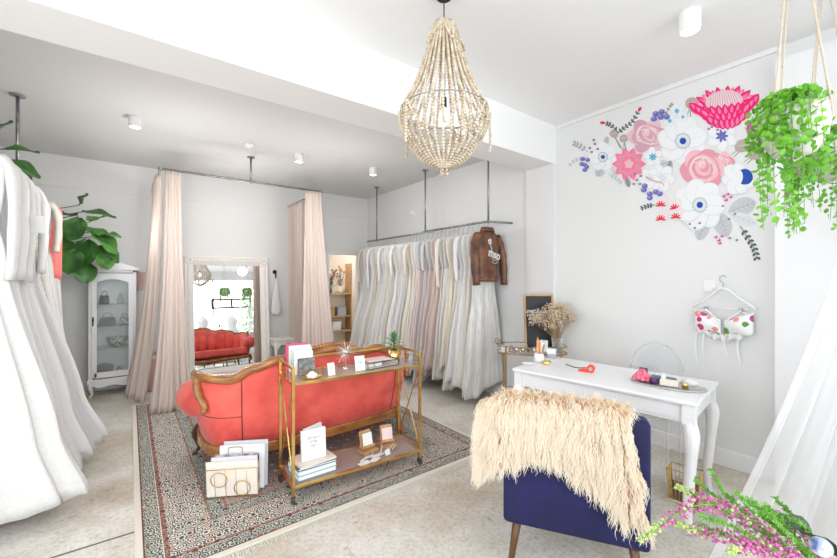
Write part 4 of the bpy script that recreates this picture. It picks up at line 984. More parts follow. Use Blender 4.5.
# local x along the back to the right, local +y toward the desk
b = MB(); b.box((CWd / 2, .05, .515), (CWd, .11, .59), rx=0); b.build('backrest', NAVY, t, smooth=True, bevel=.025, seg=4)
b = MB(); b.box((CWd / 2, .33, .34), (CWd - .01, .56, .20)); b.build('seat', NAVY, t, smooth=True, bevel=.045, seg=4)
for x, y, sx, sy in ((.07, .05, -1, -1), (CWd - .07, .05, 1, -1), (.07, .55, -1, 1), (CWd - .07, .55, 1, 1)):
    b = MB(); b.tube([(x, y, .25), (x + sx * .035, y + sy * .035, 0)], [.024, .013], 12); b.build('leg', mat('mid walnut', (.13, .055, .022), .35), t, smooth=True)
# fur throw: hide + pile of wavy locks
FT = Matrix.Translation(CL) @ Matrix.Rotation(crz, 4, 'Z')
t = thing('fur_throw', 'long haired cream sheepskin draped over the back of the navy chair', 'fur throw', CL, crz)
zbot = [(-.16, .50), (-.06, .49), (.0, .53), (.12, .60), (.26, .60), (.33, .54), (.42, .46), (.5, .38), (.58, .34), (.66, .40)]
def hide(u, s):
    """u across, s = 0 bottom edge at the rear .. 1 over the top .. toward the seat side"""
    x = lerp(-.10, CWd - .10 + .03 * (1 - min(1, s / .72)), u); 
    zt = .83; zb = interp(zbot, x); xr = x
    if s < .72:
        v = s / .72; z = lerp(zb, zt, v); xr = x + (.04 * (1 - v) * u); y = -.015 - .01 * math.sin(PI * v)
        if x < 0: y += 0
        nrm_ = Vector((-.6 * max(0, -x / .1), -1, .15))
    else:
        v = (s - .72) / .28; a = PI * min(1, v * 1.3); y = .045 - .06 * math.cos(a); z = zt + .02 * math.sin(a) - (.12 * max(0, v - .7)); nrm_ = Vector((0, -math.cos(a), .25 + math.sin(a)))
    if x < .01: z -= (.01 - x) * .5
    if x < 0: nrm_.x -= .8
    return Vector((xr, y, z)), nrm_.normalized()
b = MB(); b.grid(lambda u, v: hide(u, v)[0], 40, 30); b.build('hide', mat('sheepskin hide', (.70, .52, .34), .9), t, smooth=True, solid=.008)
rnd = random.Random(12); V = []; F = []; T = []
NS = 11500
for k in range(NS):
    u, s = rnd.random(), rnd.random() ** .92
    p_, nn = hide(u, s); p_ = p_ + Vector((rnd.uniform(-.004, .004), 0, rnd.uniform(-.004, .004)))
    cl = noise.noise(Vector((p_.x * 22, p_.y * 22, p_.z * 14))); c2 = noise.noise(Vector((p_.x * 22 + 9, p_.y * 22, p_.z * 14)))
    L_ = rnd.uniform(.065, .115) * (1.0 if s < .7 else .75)
    vel = (nn * (1.0 if s < .7 else 1.1) + Vector((cl * 1.1 + rnd.uniform(-.2, .2), 0, c2 * .5 + rnd.uniform(-.15, .2)))).normalized()
    if u > .93: vel.x += .5
    if u < .08: vel.x -= .6
    wv = rnd.uniform(.004, .009); fr = rnd.uniform(5, 9); phs = cl * 9 + rnd.uniform(-.7, .7); w_ = rnd.uniform(.0016, .0034)
    q = p_.copy(); base_i = len(V); NSg = 7
    for i in range(NSg + 1):
        v = i / NSg
        side = Vector((1, 0, 0)) * math.cos(phs) + Vector((0, 0, 1)) * math.sin(phs) * .5
        off = Vector((math.sin(fr * v * 2 + phs), .5 * math.cos(fr * v * 2 + phs), 0)) * wv * v
        wd = w_ * (1 - .85 * v ** 1.5)
        ax = Vector((1, 0, .25 * math.sin(phs)))
        V.append(q + off - ax * wd); V.append(q + off + ax * wd); T += [v, v]
        vel = (vel + Vector((0, 0, -.38))).normalized(); q = q + vel * (L_ / NSg)
    for i in range(NSg): a = base_i + 2 * i; F.append((a, a + 1, a + 3, a + 2))
me = bpy.data.meshes.new('pile'); me.from_pydata(V, [], F); at_ = me.attributes.new('lock', 'FLOAT', 'POINT'); at_.data.foreach_set('value', T)
fur = bpy.data.materials.new('cream fleece'); fur.use_nodes = True; nt = fur.node_tree; n = nt.nodes; L = nt.links; p = n['Principled BSDF']; p.inputs['Roughness'].default_value = .75; p.inputs['Specular IOR Level'].default_value = .2
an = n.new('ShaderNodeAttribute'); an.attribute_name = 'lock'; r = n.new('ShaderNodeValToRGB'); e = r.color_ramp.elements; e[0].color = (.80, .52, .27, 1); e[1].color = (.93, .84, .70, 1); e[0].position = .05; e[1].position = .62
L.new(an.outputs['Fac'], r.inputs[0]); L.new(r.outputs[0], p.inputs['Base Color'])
trn = n.new('ShaderNodeBsdfTranslucent'); L.new(r.outputs[0], trn.inputs[0]); mx = n.new('ShaderNodeMixShader'); mx.inputs[0].default_value = .3; L.new(p.outputs[0], mx.inputs[1]); L.new(trn.outputs[0], mx.inputs[2]); L.new(mx.outputs[0], n['Material Output'].inputs[0])
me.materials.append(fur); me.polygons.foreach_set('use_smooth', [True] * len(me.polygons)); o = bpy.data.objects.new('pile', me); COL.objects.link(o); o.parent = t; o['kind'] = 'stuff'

# ================================================================== BAR CART WITH SIGN AND DRIED FLOWERS
BC = Vector((3.30, 2.50, 0)); brz = math.atan2(2.18 - 2.68, 3.55 - 3.05)
brz = R(-45); BM = Matrix.Translation(BC) @ Matrix.Rotation(brz, 4, 'Z')
BC = Vector((3.295, 2.435, 0)); BM = Matrix.Translation(BC) @ Matrix.Rotation(brz, 4, 'Z')
t = thing('bar_cart', 'oval brass bar cart with glass top between the clothes rail and the desk', 'bar cart', BC, brz)
def ovalp(a, z, rx_=.34, ry_=.17):
    c, s = math.cos(a), math.sin(a); return Vector((rx_ * math.copysign(abs(c) ** .75, c), ry_ * math.copysign(abs(s) ** .75, s), z))
b = MB()
for z in (.70, .77, .22, .29): b = MB(); b.tube([ovalp(2 * PI * k / 48, z) for k in range(49)], .008 if z in (.70, .22) else .005, 8, ends=False); b.build('tray_rim', BRASSD, t, smooth=True)
for a in (.75, 2.39, 3.89, 5.53):
    b = MB(); p_ = ovalp(a, 0); b.tube([(p_.x, p_.y, .04), (p_.x, p_.y, .78)], .009, 8); b.tube([(p_.x - .01, p_.y, .025), (p_.x + .01, p_.y, .025)], .025, 14); b.build('leg', BRASSD, t, smooth=False)
b = MB(); b.tube([(-.34, 0, .77), (-.37, 0, .80), (-.36, 0, .83), (-.33, 0, .83), (-.32, 0, .80)], .006, 8); b.build('handle', BRASSD, t, smooth=True)
for z in (.70, .22):
    b = MB(); b.rings([[ovalp(2 * PI * k / 48, z - .003, .333, .163) for k in range(48)], [ovalp(2 * PI * k / 48, z + .003, .333, .163) for k in range(48)]]); b.build('glass_shelf', clear('milky shelf glass', (.95, .96, .96), .35, .1, (.8, .8, .8)), t)
def bc(x, y, z=.704): return BM @ Vector((x, y, z))
pb = bc(.10, .10); t = thing('letter_board', 'black letter board in a honey wood frame standing on the bar cart', 'letter board', (pb.x, pb.y, .704), brz + R(8)); t.rotation_euler = (R(-6), 0, brz + R(8))
w_, h_ = .31, .585
b = MB(); b.box((0, 0, h_ / 2), (w_ - .02, .014, h_ - .02)); b.build('felt_panel', BLACK, t)
b = MB()
for s in (-1, 1): b.box((s * (w_ / 2 - .009), 0, h_ / 2), (.018, .026, h_))
for z in (.009, h_ - .009): b.box((0, 0, z), (w_ - .036, .026, .018))
b.build('frame', OAK, t, bevel=.002)
text('lettering', 'LOVED YOU THEN\nLOVE YOU STILL\nALWAYS HAVE\nALWAYS WILL', .034, mat('white letters', (.9, .9, .9), .5), t, Matrix.Translation((0, -.0085, .345)) @ Matrix.Scale(1.12, 4, (0, 0, 1)) @ Matrix.Rotation(R(90), 4, 'X'), .001)
# dried flowers
pv = at(559, 338, .704 + .0); pv = bc(.255, .0); t = thing('glass_vase', 'clear glass vase holding dried flowers on the bar cart', 'vase', pv)
b = MB(); b.lathe([(.045, 0), (.055, .005), (.05, .08), (.058, .15), (.054, .15), (.046, .08), (.05, .01), (.003, .008)], n=28); b.build('vase_body', GLASS, t, smooth=True)
t = thing('dried_flowers', 'bunch of beige dried baby breath in the glass vase beside the letter board', 'dried flowers', pv); rnd = random.Random(9)
st = MB(); hd = MB()
for k in range(100):
    a, el = rnd.uniform(0, 2 * PI), rnd.uniform(0, 1) ** .6; R0 = .24 * el
    tip = Vector((R0 * math.cos(a) - .075, R0 * math.sin(a) - .02, .21 + .24 * math.sqrt(max(0, 1 - el * el * .75)) + rnd.uniform(-.06, .04)))
    st.tube([(rnd.uniform(-.02, .02), rnd.uniform(-.02, .02), .02), (tip.x * .25, tip.y * .25, .17), tip], .0012, 4)
    for j in range(13):
        q = tip + Vector((rnd.gauss(0, .025), rnd.gauss(0, .025), rnd.gauss(0, .022))); st.tube([tip - Vector((0, 0, .03)), q], .0007, 3)
        hd.ball(q, rnd.uniform(.0045, .0085), 5, 3)
st.build('stem', mat('dry stalk', (.42, .30, .17), .9), t); hd.build('flower_head', mat('dry blossom', (.78, .66, .50), .9, col2=(.58, .43, .28), vscale=90), t)
card('clear acrylic sign holder at the left end of the bar cart', bc(-.20, .06), .14, .17, brz + R(4), R(-4), ACRYL, 'acrylic_sign', 'sign')
b = MB(); b.box((0, 0, .03), (.07, .05, .06)); o = b.build('jewellery_box', PAPER, bevel=.004, loc=bc(-.27, -.03)); tag(o, 'white jewellery box at the left end of the bar cart', 'box')
SIL = mat('silver', (.75, .74, .72), .25, 1)
vase('silver_tray', 'low silver tray on the left half of the bar cart', 'tray', bc(-.12, -.03), [(.07, 0), (.09, .006), (.095, .015), (.088, .012), (.003, .004)], SIL, 28)
for k, (x, y, m_, l_, hh) in enumerate(((-.15, -.03, SIL, 'silver trinket pot on the low silver tray', .03), (-.06, .05, GLASS, 'clear jar between the sign holder and letter board', .07), (-.09, -.03, GOLD, 'gold trinket pot on the low silver tray', .025), (.02, -.08, SIL, 'silver beaker at the front middle of the bar cart', .06), (.05, -.0, DGREY, 'dark small jar under the letter board', .045), (.27, -.02, GLASS, 'clear tumbler at the right end of the bar cart', .07), (.09, -.10, clear('smoke glass', (.6, .6, .62), .2), 'smoked glass tumbler in front of the vase', .07))):
    z0 = .704 + (.008 if 'tray' in l_ else 0); q = bc(x, y, z0); r_ = .022 + .006 * (k % 2); vase('trinket_pot' if 'pot' in l_ else 'small_jar', l_, 'jar', q, [(r_ * .8, 0), (r_, .004), (r_, hh * .8), (r_ * .7, hh), (r_ * .6, hh), (r_ * .8, hh * .7), (.002, .006)], m_, 16)
b = MB(); b.tube([(.03 * math.cos(2 * PI * k / 16), .004 * math.sin(4 * PI * k / 16), .034 + .03 * math.sin(2 * PI * k / 16)) for k in range(17)], .005, 6); o = b.build('bead_bracelet', mat('leopard beads', (.35, .2, .12), .4), loc=bc(-.21, -.07)); tag(o, 'brown beaded bracelet standing at the front of the bar cart', 'bracelet')

# ================================================================== WALL: hanger with bralette
pc = on_x(718, 292, XW - .03); 
t = thing('wall_hook', 'white wall hook plate above the floral bralette', 'hook', (XW, pc.y + .03, pc.z + .045)); b = MB(); b.box((-.006, .03, 0), (.012, .08, .09)); b.build('plate', WHITE, t, bevel=.004)
b = MB(); b.tube([(-.01, 0, -.02), (-.045, 0, -.02), (-.05, 0, .0)], .005, 8); b.build('peg', WHITE, t)
yh0 = on_x(693, 308, XW - .04).y; yh1 = on_x(757, 306, XW - .04).y; yc = (yh0 + yh1) / 2; hwid = abs(yh0 - yh1) / 2; ztop = pc.z + .03; zlow = on_x(725, 308, XW - .04).z
t = thing('white_hanger', 'white wooden clothes hanger holding the floral bralette on the mural wall', 'hanger', (XW - .045, yc, 0))
b = MB(); b.tube(crom([(0, hwid, zlow - .0), (0, hwid * .5, (zlow + ztop) / 2), (0, 0, ztop), (0, -hwid * .5, (zlow + ztop) / 2), (0, -hwid, zlow)], 5), .014, 8, flat=.6)
b.tube([(0, hwid * .75, zlow - .005), (0, -hwid * .75, zlow - .005)], .004, 6); b.build('shoulder_bar', WHITE, t, smooth=True)
b = MB(); b.tube([(0, 0, ztop), (0, 0, ztop + .04), (0, .02, ztop + .06), (0, .02, ztop + .085), (0, 0, ztop + .1), (0, -.018, ztop + .088)], .003, 6); b.build('hook', STEEL, t, smooth=True)
for s in (-1, 1): b = MB(); b.box((-.004, s * hwid * .55, zlow - .012), (.02, .022, .034)); b.build('clip', STEEL, t, bevel=.002)
FLP = bpy.data.materials.new('floral print'); FLP.use_nodes = True; nt = FLP.node_tree; n = nt.nodes; L = nt.links; p = n['Principled BSDF']; p.inputs['Roughness'].default_value = .8
tc = n.new('ShaderNodeTexCoord'); v = n.new('ShaderNodeTexVoronoi'); v.inputs['Scale'].default_value = 17; L.new(tc.outputs['Object'], v.inputs['Vector']); lt = n.new('ShaderNodeMath'); lt.operation = 'LESS_THAN'; lt.inputs[1].default_value = .46; L.new(v.outputs['Distance'], lt.inputs[0])
rp = n.new('ShaderNodeValToRGB'); rp.color_ramp.interpolation = 'CONSTANT'; e = rp.color_ramp.elements; e[0].color = (.86, .86, .86, 1); e[1].color = (.62, .04, .2, 1); e[1].position = .35
for po, c in ((.5, (.85, .3, .25)), (.62, (.12, .3, .05)), (.7, (.8, .8, .8)), (.85, (.5, .06, .3))): q = e.new(po); q.color = (*c, 1)
L.new(v.outputs['Color'], rp.inputs[0]); mxx = n.new('ShaderNodeMix'); mxx.data_type = 'RGBA'; mxx.inputs[6].default_value = (.86, .86, .87, 1); L.new(lt.outputs[0], mxx.inputs[0]); L.new(rp.outputs[0], mxx.inputs[7]); L.new(mxx.outputs[2], p.inputs['Base Color'])
t = thing('floral_bralette', 'white bralette with pink and green floral print clipped to the wall hanger', 'bralette', (XW - .05, yc, zlow))
for s in (-1, 1):
    b = MB()
    b.grid(lambda u, v: Vector((-.035 * math.sin(PI * u) * math.sin(PI * v) - .008, s * lerp(.01, hwid * .92, u), lerp(-.02 - .07 * (1 - u) , -.22 + .05 * u + .02 * math.sin(6 * u), v))), 16, 12); b.build('cup', FLP, t, smooth=True, solid=.003)
b = MB(); b.grid(lambda u, v: Vector((-.012 - .01 * math.sin(40 * u), lerp(-hwid * .8, hwid * .8, u), -.20 - .055 * v * (1 - .5 * abs(u - .5)) + .01 * math.sin(25 * u) + .05 * abs(2 * u - 1) ** 2)), 60, 4); b.build('lace_frill', FABS['lace'], t, smooth=True, solid=.002)
b = MB()
for s in (-1, 1): b.tube(crom([(-.008, s * hwid * .55, -.02), (-.012, s * hwid * .75, -.04), (-.01, s * hwid * .9, -.10)], 4), .004, 6); b.tube([(-.01, s * hwid * .55, -.015), (-.014, s * .02, -.10)], .006, 6)
b.build('strap', WHITE, t)
for y0, l_ in ((-hwid * .5, .2), (-.02, .16), (hwid * .6, .22), (hwid * .85, .26)): b = MB(); b.tube(crom([(-.01, y0, -.2), (-.012, y0 + .01, -.2 - l_ * .5), (-.01, y0 - .008, -.2 - l_)], 4), .005, 5, flat=.3); b.build('ribbon', mat('translucent ribbon', (.84, .84, .85), .7), t)

# ================================================================== MURAL (painted straight on the wall plane)
XM = XW - .0012
mural = thing('floral_mural', 'large painted flower mural of roses, anemones and a hot pink protea on the wall', 'mural', (0, 0, 0))
LAY = [0]
PCOL = {'hot': (.86, .03, .20), 'hot2': (.93, .22, .38), 'pink': (.78, .33, .40), 'pink2': (.86, .52, .56), 'dusty': (.66, .38, .46), 'dusty2': (.78, .55, .60), 'pale': (.86, .74, .76), 'w': (.85, .86, .88), 'w2': (.72, .75, .79), 'g': (.42, .44, .46), 'g2': (.58, .60, .62), 'dk': (.13, .15, .16), 'blue': (.03, .09, .42), 'peri': (.17, .17, .50), 'peri2': (.33, .34, .66), 'cy': (.12, .45, .68), 'taupe': (.48, .40, .37), 'plum': (.30, .12, .28), 'red': (.72, .05, .08), 'mag': (.62, .10, .40), 'moss': (.14, .22, .17), 'lil': (.55, .42, .62)}
PM = {k: mat('mural ' + k, c, .8, spec=.1) for k, c in PCOL.items()}
class Paint:
    def __init__(s, name): s.name = name; s.v = []; s.f = []; s.m = []; s.keys = []
    def poly(s, pts, key):
        LAY[0] += 1; X = XM - .0000055 * LAY[0]
        b = len(s.v); s.v += [on_x(px, py, XM) + Vector((X - XM, 0, 0)) for px, py in pts]
        if key not in s.keys: s.keys.append(key)
        s.f.append(tuple(range(b, b + len(pts)))); s.m.append(s.keys.index(key))
    def ell(s, cx, cy, rx, ry, key, rot=0, n=20, wob=0, ph=0):
        s.poly([(cx + (rx * (1 + wob * math.sin(5 * a + ph))) * math.cos(a) * math.cos(rot) - ry * math.sin(a) * math.sin(rot), cy + rx * math.cos(a) * math.sin(rot) + ry * (1 + wob * math.sin(3 * a + ph)) * math.sin(a) * math.cos(rot)) for a in [2 * PI * k / n for k in range(n)]], key)
    def petal(s, cx, cy, ang, L_, W_, key, tip=.5, point=.0):
        pts = []; c, q = math.cos(ang), math.sin(ang)
        for k in range(9):
            t_ = k / 8; w_ = W_ * math.sin(PI * t_ ** (1 + tip)) ** (.6 + point) if 0 < k < 8 else 0
            pts.append((L_ * t_, w_))
        full = pts + [(x, -y) for x, y in pts[-2:0:-1]]
        s.poly([(cx + x * c - y * q, cy + x * q + y * c) for x, y in full], key)
    def line(s, pts, w_, key):
        P = [Vector((x, y, 0)) for x, y in pts]
        P = crom([tuple(p_) for p_ in P], 4) if len(P) > 2 else P; up, dn = [], []
        for i, p_ in enumerate(P):
            t_ = (P[min(i + 1, len(P) - 1)] - P[max(0, i - 1)]).normalized(); o_ = Vector((-t_.y, t_.x, 0)) * (w_ * (1 - .5 * i / len(P))); up.append(p_ + o_); dn.append(p_ - o_)
        for i in range(len(P) - 1): s.poly([(up[i].x, up[i].y), (up[i + 1].x, up[i + 1].y), (dn[i + 1].x, dn[i + 1].y), (dn[i].x, dn[i].y)], key)
    def done(s):
        me = bpy.data.meshes.new(s.name); me.from_pydata([tuple(v) for v in s.v], [], s.f)
        for k in s.keys: me.materials.append(PM[k])
        me.polygons.foreach_set('material_index', s.m); o = bpy.data.objects.new(s.name, me); COL.objects.link(o); o.parent = mural
def leafp(P, x, y, ang, L_, W_, k1='g2', k2='g'):
    P.petal(x, y, ang, L_, W_, k1, .1); P.line([(x, y), (x + L_ * .95 * math.cos(ang), y + L_ * .95 * math.sin(ang))], .35, k2)
    for i in range(1, 6):
        t_ = i / 6; bx_, by_ = x + L_ * t_ * math.cos(ang), y + L_ * t_ * math.sin(ang)
        for s in (-1, 1): P.line([(bx_, by_), (bx_ + W_ * .75 * math.cos(ang + s * .9) * math.sin(PI * t_), by_ + W_ * .75 * math.sin(ang + s * .9) * math.sin(PI * t_))], .3, k2)
def rose(cx, cy, rx, ry, k1, k2, k3, seed):
    P = Paint('painted_rose'); rnd = random.Random(seed)
    for k in range(6):
        a = 2 * PI * k / 6 + seed; P.ell(cx + rx * .42 * math.cos(a), cy + ry * .42 * math.sin(a), rx * .62, ry * .6, k1 if k % 2 else k2, a, wob=.05); 
    for ring in range(6):
        f = .80 - ring * .125
        P.ell(cx + rx * .04 * math.sin(ring * 2), cy - ry * .05 * ring, rx * f, ry * f, (k3, k2, 'pale')[ring % 3], .3 * ring, wob=.06, ph=ring)
        P.ell(cx + rx * .04 * math.sin(ring * 2) + .5, cy - ry * .05 * ring + .9, rx * (f - .035), ry * (f - .05), k2 if ring % 2 else k1, .3 * ring, wob=.06, ph=ring)
    for k in range(5): a = k * 1.3 + seed; P.line([(cx + rx * .55 * math.cos(a), cy + ry * .55 * math.sin(a)), (cx + rx * .6 * math.cos(a + .4), cy + ry * .6 * math.sin(a + .4)), (cx + rx * .45 * math.cos(a + .9), cy + ry * .45 * math.sin(a + .9))], .6, 'pale')
    P.done()
def anemone(cx, cy, r_, cr_, seed, ck='blue', n_=7):
    P = Paint('painted_anemone'); rnd = random.Random(seed)
    for k in range(n_):
        a = 2 * PI * k / n_ + seed * .3; x, y = cx + r_ * .5 * math.cos(a), cy + r_ * .5 * math.sin(a)
        P.ell(x, y, r_ * .56, r_ * .46, 'w2', a, wob=.05); P.ell(x - .3, y - .4, r_ * .53, r_ * .43, 'w', a, wob=.05)
        P.line([(cx + r_ * .3 * math.cos(a), cy + r_ * .3 * math.sin(a)), (cx + r_ * .8 * math.cos(a + .06), cy + r_ * .8 * math.sin(a + .06))], .3, 'w2')
    P.ell(cx, cy, cr_ * 1.9, cr_ * 1.9, 'g2', n=24); P.ell(cx, cy, cr_ * 1.65, cr_ * 1.65, 'w2', n=24)
    for k in range(16): a = 2 * PI * k / 16; P.ell(cx + cr_ * 1.75 * math.cos(a), cy + cr_ * 1.75 * math.sin(a), .45, .45, 'dk', n=6)
    P.ell(cx, cy, cr_ * .8, cr_ * .8, ck); P.done()
def berries(pts, r_, k1, k2):
    P = Paint('painted_berry')
    for x, y in pts: P.ell(x, y, r_, r_ * .85, k1, n=12); P.ell(x - r_ * .25, y - r_ * .3, r_ * .5, r_ * .35, k2, n=8)
    P.done()
def leafp1(*a): P = Paint('painted_leaf'); leafp(P, *a); P.done()
leafp1(706, 218, 1.9, 24, 7); leafp1(718, 212, 1.2, 27, 9); leafp1(728, 212, -.35, 30, 9, 'g2', 'g'); leafp1(729, 214, .35, 30, 6, 'w2', 'g2'); leafp1(693, 150, .35, 16, 4, 'moss', 'dk'); leafp1(671, 160, 1.9, 14, 4, 'g', 'dk'); leafp1(668, 162, 2.8, 13, 4, 'g2', 'g')
leafp1(604, 166, 2.2, 13, 5, 'g2', 'g'); leafp1(612, 166, 1.2, 12, 4, 'w2', 'g2'); leafp1(626, 176, 1.3, 12, 3, 'g', 'dk'); leafp1(605, 146, -1.3, 10, 3, 'g2', 'g')
def twig(pts, key, lf, l_=3.4):
    P = Paint('painted_twig'); P.line(pts, .45, key)
    C = crom([(x, y, 0) for x, y in pts], 5)
    for i in range(2, len(C) - 1, 2):
        t_ = (C[i + 1] - C[i - 1]).normalized(); a = math.atan2(t_.y, t_.x)
        for s in (-1, 1): P.petal(C[i].x, C[i].y, a + s * .8, l_, l_ * .28, lf, .2, .3)
    if key == 'dk' and pts[0][1] < 135: P.petal(pts[-1][0], pts[-1][1], -1.0 if pts[-1][0] > 620 else 3.2, 6, 1.5, 'red', .3)
    P.done()
twig([(740, 226), (748, 238), (754, 248), (757, 259)], 'dk', 'dk', 5); twig([(617, 134), (624, 128), (632, 122), (638, 112)], 'dk', 'dk'); twig([(619, 133), (612, 126), (606, 123)], 'dk', 'dk')
twig([(588, 152), (580, 146), (573, 143)], 'g2', 'g', 4); twig([(585, 158), (576, 160), (568, 167)], 'g2', 'g2', 3); twig([(655, 205), (648, 206), (640, 209)], 'dk', 'dk')
twig([(608, 174), (616, 178), (622, 184)], 'g2', 'g2'); twig([(664, 118), (669, 108), (673, 103)], 'g', 'dk', 2)
for x, y, rx, ry, ro, ex, ey in ((614, 134, 4.6, 4, .5, 620, 148), (624, 138.5, 4.6, 4, -.3, 624, 150), (691.5, 103, 6.5, 5.5, -.5, 687, 116), (743, 146, 8.5, 6.5, -.2, 731, 155), (755, 154, 7.5, 6, 0, 744, 162)):
    P = Paint('painted_pod'); P.line([(x, y), (ex, ey)], .6, 'g'); P.line([(x, y + 2), (ex + 3, ey + 2)], .4, 'dk'); P.ell(x, y, rx, ry, 'taupe', ro, wob=.04); P.line([(x - rx * .6, y), (x + rx * .6, y - 1)], .4, 'g2'); P.done()
anemone(603, 157, 14, 2.6, 1); 
P = Paint('painted_dahlia')
for ring, (n_, l_, w__, k) in enumerate(((10, 17, 4.2, 'hot2'), (9, 13, 3.8, 'pink'), (7, 9, 3, 'hot2'), (5, 5, 2, 'pink2'))):
    for j in range(n_): P.petal(629, 164, 2 * PI * j / n_ + ring * .35, l_, w__, k, .1, .3)
P.done()
rose(648, 136, 20, 14, 'dusty', 'dusty2', 'pink', 1)
anemone(683, 141, 24, 4.2, 2)
P = Paint('painted_blossom')
def small(cx, cy, r_, key='w', ck='cy', n_=5):
    for j in range(n_): a = 2 * PI * j / n_ + cx; P.ell(cx + r_ * .5 * math.cos(a), cy + r_ * .5 * math.sin(a), r_ * .55, r_ * .4, 'w2', a, 12); P.ell(cx + r_ * .5 * math.cos(a) - .2, cy + r_ * .5 * math.sin(a) - .2, r_ * .48, r_ * .34, key, a, 12)
    for j in range(7): a = 2 * PI * j / 7; P.petal(cx, cy, a, r_ * .42, r_ * .09, ck, .1)
small(653, 157, 10, 'w', 'cy'); small(677, 111, 7); small(670, 121, 6); small(683, 117, 5); small(665, 188, 6); small(722, 136, 16, 'w', 'peri', 6); small(662, 178, 14, 'w', 'w2', 6); small(650, 178, 11, 'w', 'w2', 5)
for x, y in ((732, 160), (721, 169), (720, 181), (727, 175)): P.ell(x, y, 3.4, 2.6, 'w2'); P.ell(x, y, 1.6, 1.4, 'cy')
P.line([(646, 177), (654, 181), (662, 183), (664, 186)], .9, 'dusty'); P.done()
P = Paint('painted_protea')     # hot pink protea with a grey-pink heart
def rp_(x, y, a=-.13):
    dx_, dy_ = x - 725, y - 106; return 725 + dx_ * math.cos(a) - dy_ * math.sin(a), 106 + dx_ * math.sin(a) + dy_ * math.cos(a)
def pp(x, y, ang, l_, w__, k1, k2):
    x, y = rp_(x, y); P.petal(x, y, ang - .13, l_, w__, k1, .05, .2); P.petal(x + .08 * l_ * math.cos(ang), y + .08 * l_ * math.sin(ang), ang - .13, l_ * .8, w__ * .38, k2, .05, .3)
for k in range(17):
    a = -PI + .06 + (PI - .12) * k / 16; l_ = 26 + 6 * abs(math.cos(a)) + (2.5 if k % 2 else 0); pp(725 + 6 * math.cos(a), 110, a, l_ - 5, 4.2, 'hot' if k % 2 else 'hot2', 'hot2' if k % 2 else 'pale')
x, y = rp_(725, 101); P.ell(x, y, 19, 10.5, 'dusty2', -.13, wob=.03)
for k in range(24): x0, y0 = rp_(709 + 1.4 * k, 108); x1, y1 = rp_(713 + 1.05 * k, 93 + .02 * (k - 12) ** 2); P.line([(x0, y0), (x1, y1)], .4, 'pale' if k % 2 else 'dusty')
for row in range(3):
    n_ = 11 - row
    for k in range(n_):
        f = -1 + 2 * k / (n_ - 1); x = 725 + f * (27 - row * 3.5); y = 111 + (14 + row * 3.4) * math.sqrt(max(0, 1 - f * f * .92)) - 7 + row * 1.2
        pp(x - f * 3, y + 3, -PI / 2 + f * .72, 17 - row * 2.5, 4.4, 'hot', 'hot2')
P.done()
rose(722, 164, 13, 11, 'pink2', 'pink', 'pink2', 4); rose(703, 170, 22, 20, 'pink', 'pink2', 'pink', 2)
P = Paint('painted_magnolia')
for a, l_, w__ in ((3.0, 20, 7), (2.3, 20, 7), (-2.6, 20, 6.5), (1.6, 16, 6), (-1.9, 16, 6), (.6, 14, 5)): P.petal(742, 178, a, l_ + 1, w__ + .8, 'w2', .3); P.petal(742, 178, a, l_, w__, 'w', .3)
P.ell(745, 177, 8, 8, 'blue', wob=.03); P.ell(738, 178, 5, 8, 'w', .2); P.done()
P = Paint('painted_tulip'); P.petal(753, 141, -1.7, 20, 5, 'mag', .1); P.petal(755, 140, -1.5, 16, 3, 'lil', .1); P.done()
anemone(700, 205, 25, 4.0, 3)
berries([(656, 114), (661, 117), (654, 119), (662, 112), (667, 117)], 3.2, 'peri', 'peri2'); berries([(583, 159), (588, 160), (585, 165), (582, 164), (587, 167), (585, 170)], 2.4, 'peri', 'peri2'); berries([(644, 190), (650, 194), (656, 192), (660, 194), (650, 198), (645, 186)], 3, 'peri', 'peri2')
berries([(590, 148), (595, 144), (592, 152), (598, 149), (594, 140), (637, 180), (641, 176), (635, 174), (640, 184), (634, 184), (729, 219), (735, 214), (723, 206), (727, 200), (690, 224), (695, 228), (700, 223), (730, 238), (737, 240), (712, 127), (717, 124), (709, 129), (718, 130)], 1.4, 'plum', 'lil')
berries([(724, 196), (728, 194), (726, 200), (731, 197), (719, 240), (722, 236), (720, 243), (716, 237)], 1.8, 'mag', 'pale')
P = Paint('painted_coral_blossom')
for x, y in ((661, 206), (675, 209), (661, 220), (676, 218)):
    P.ell(x + 2, y - 4, 5, 7, 'pale', .5)
    for j in range(6): P.petal(x, y, -PI + j * .62, 5.5, .8, 'red', .3)
P.done()

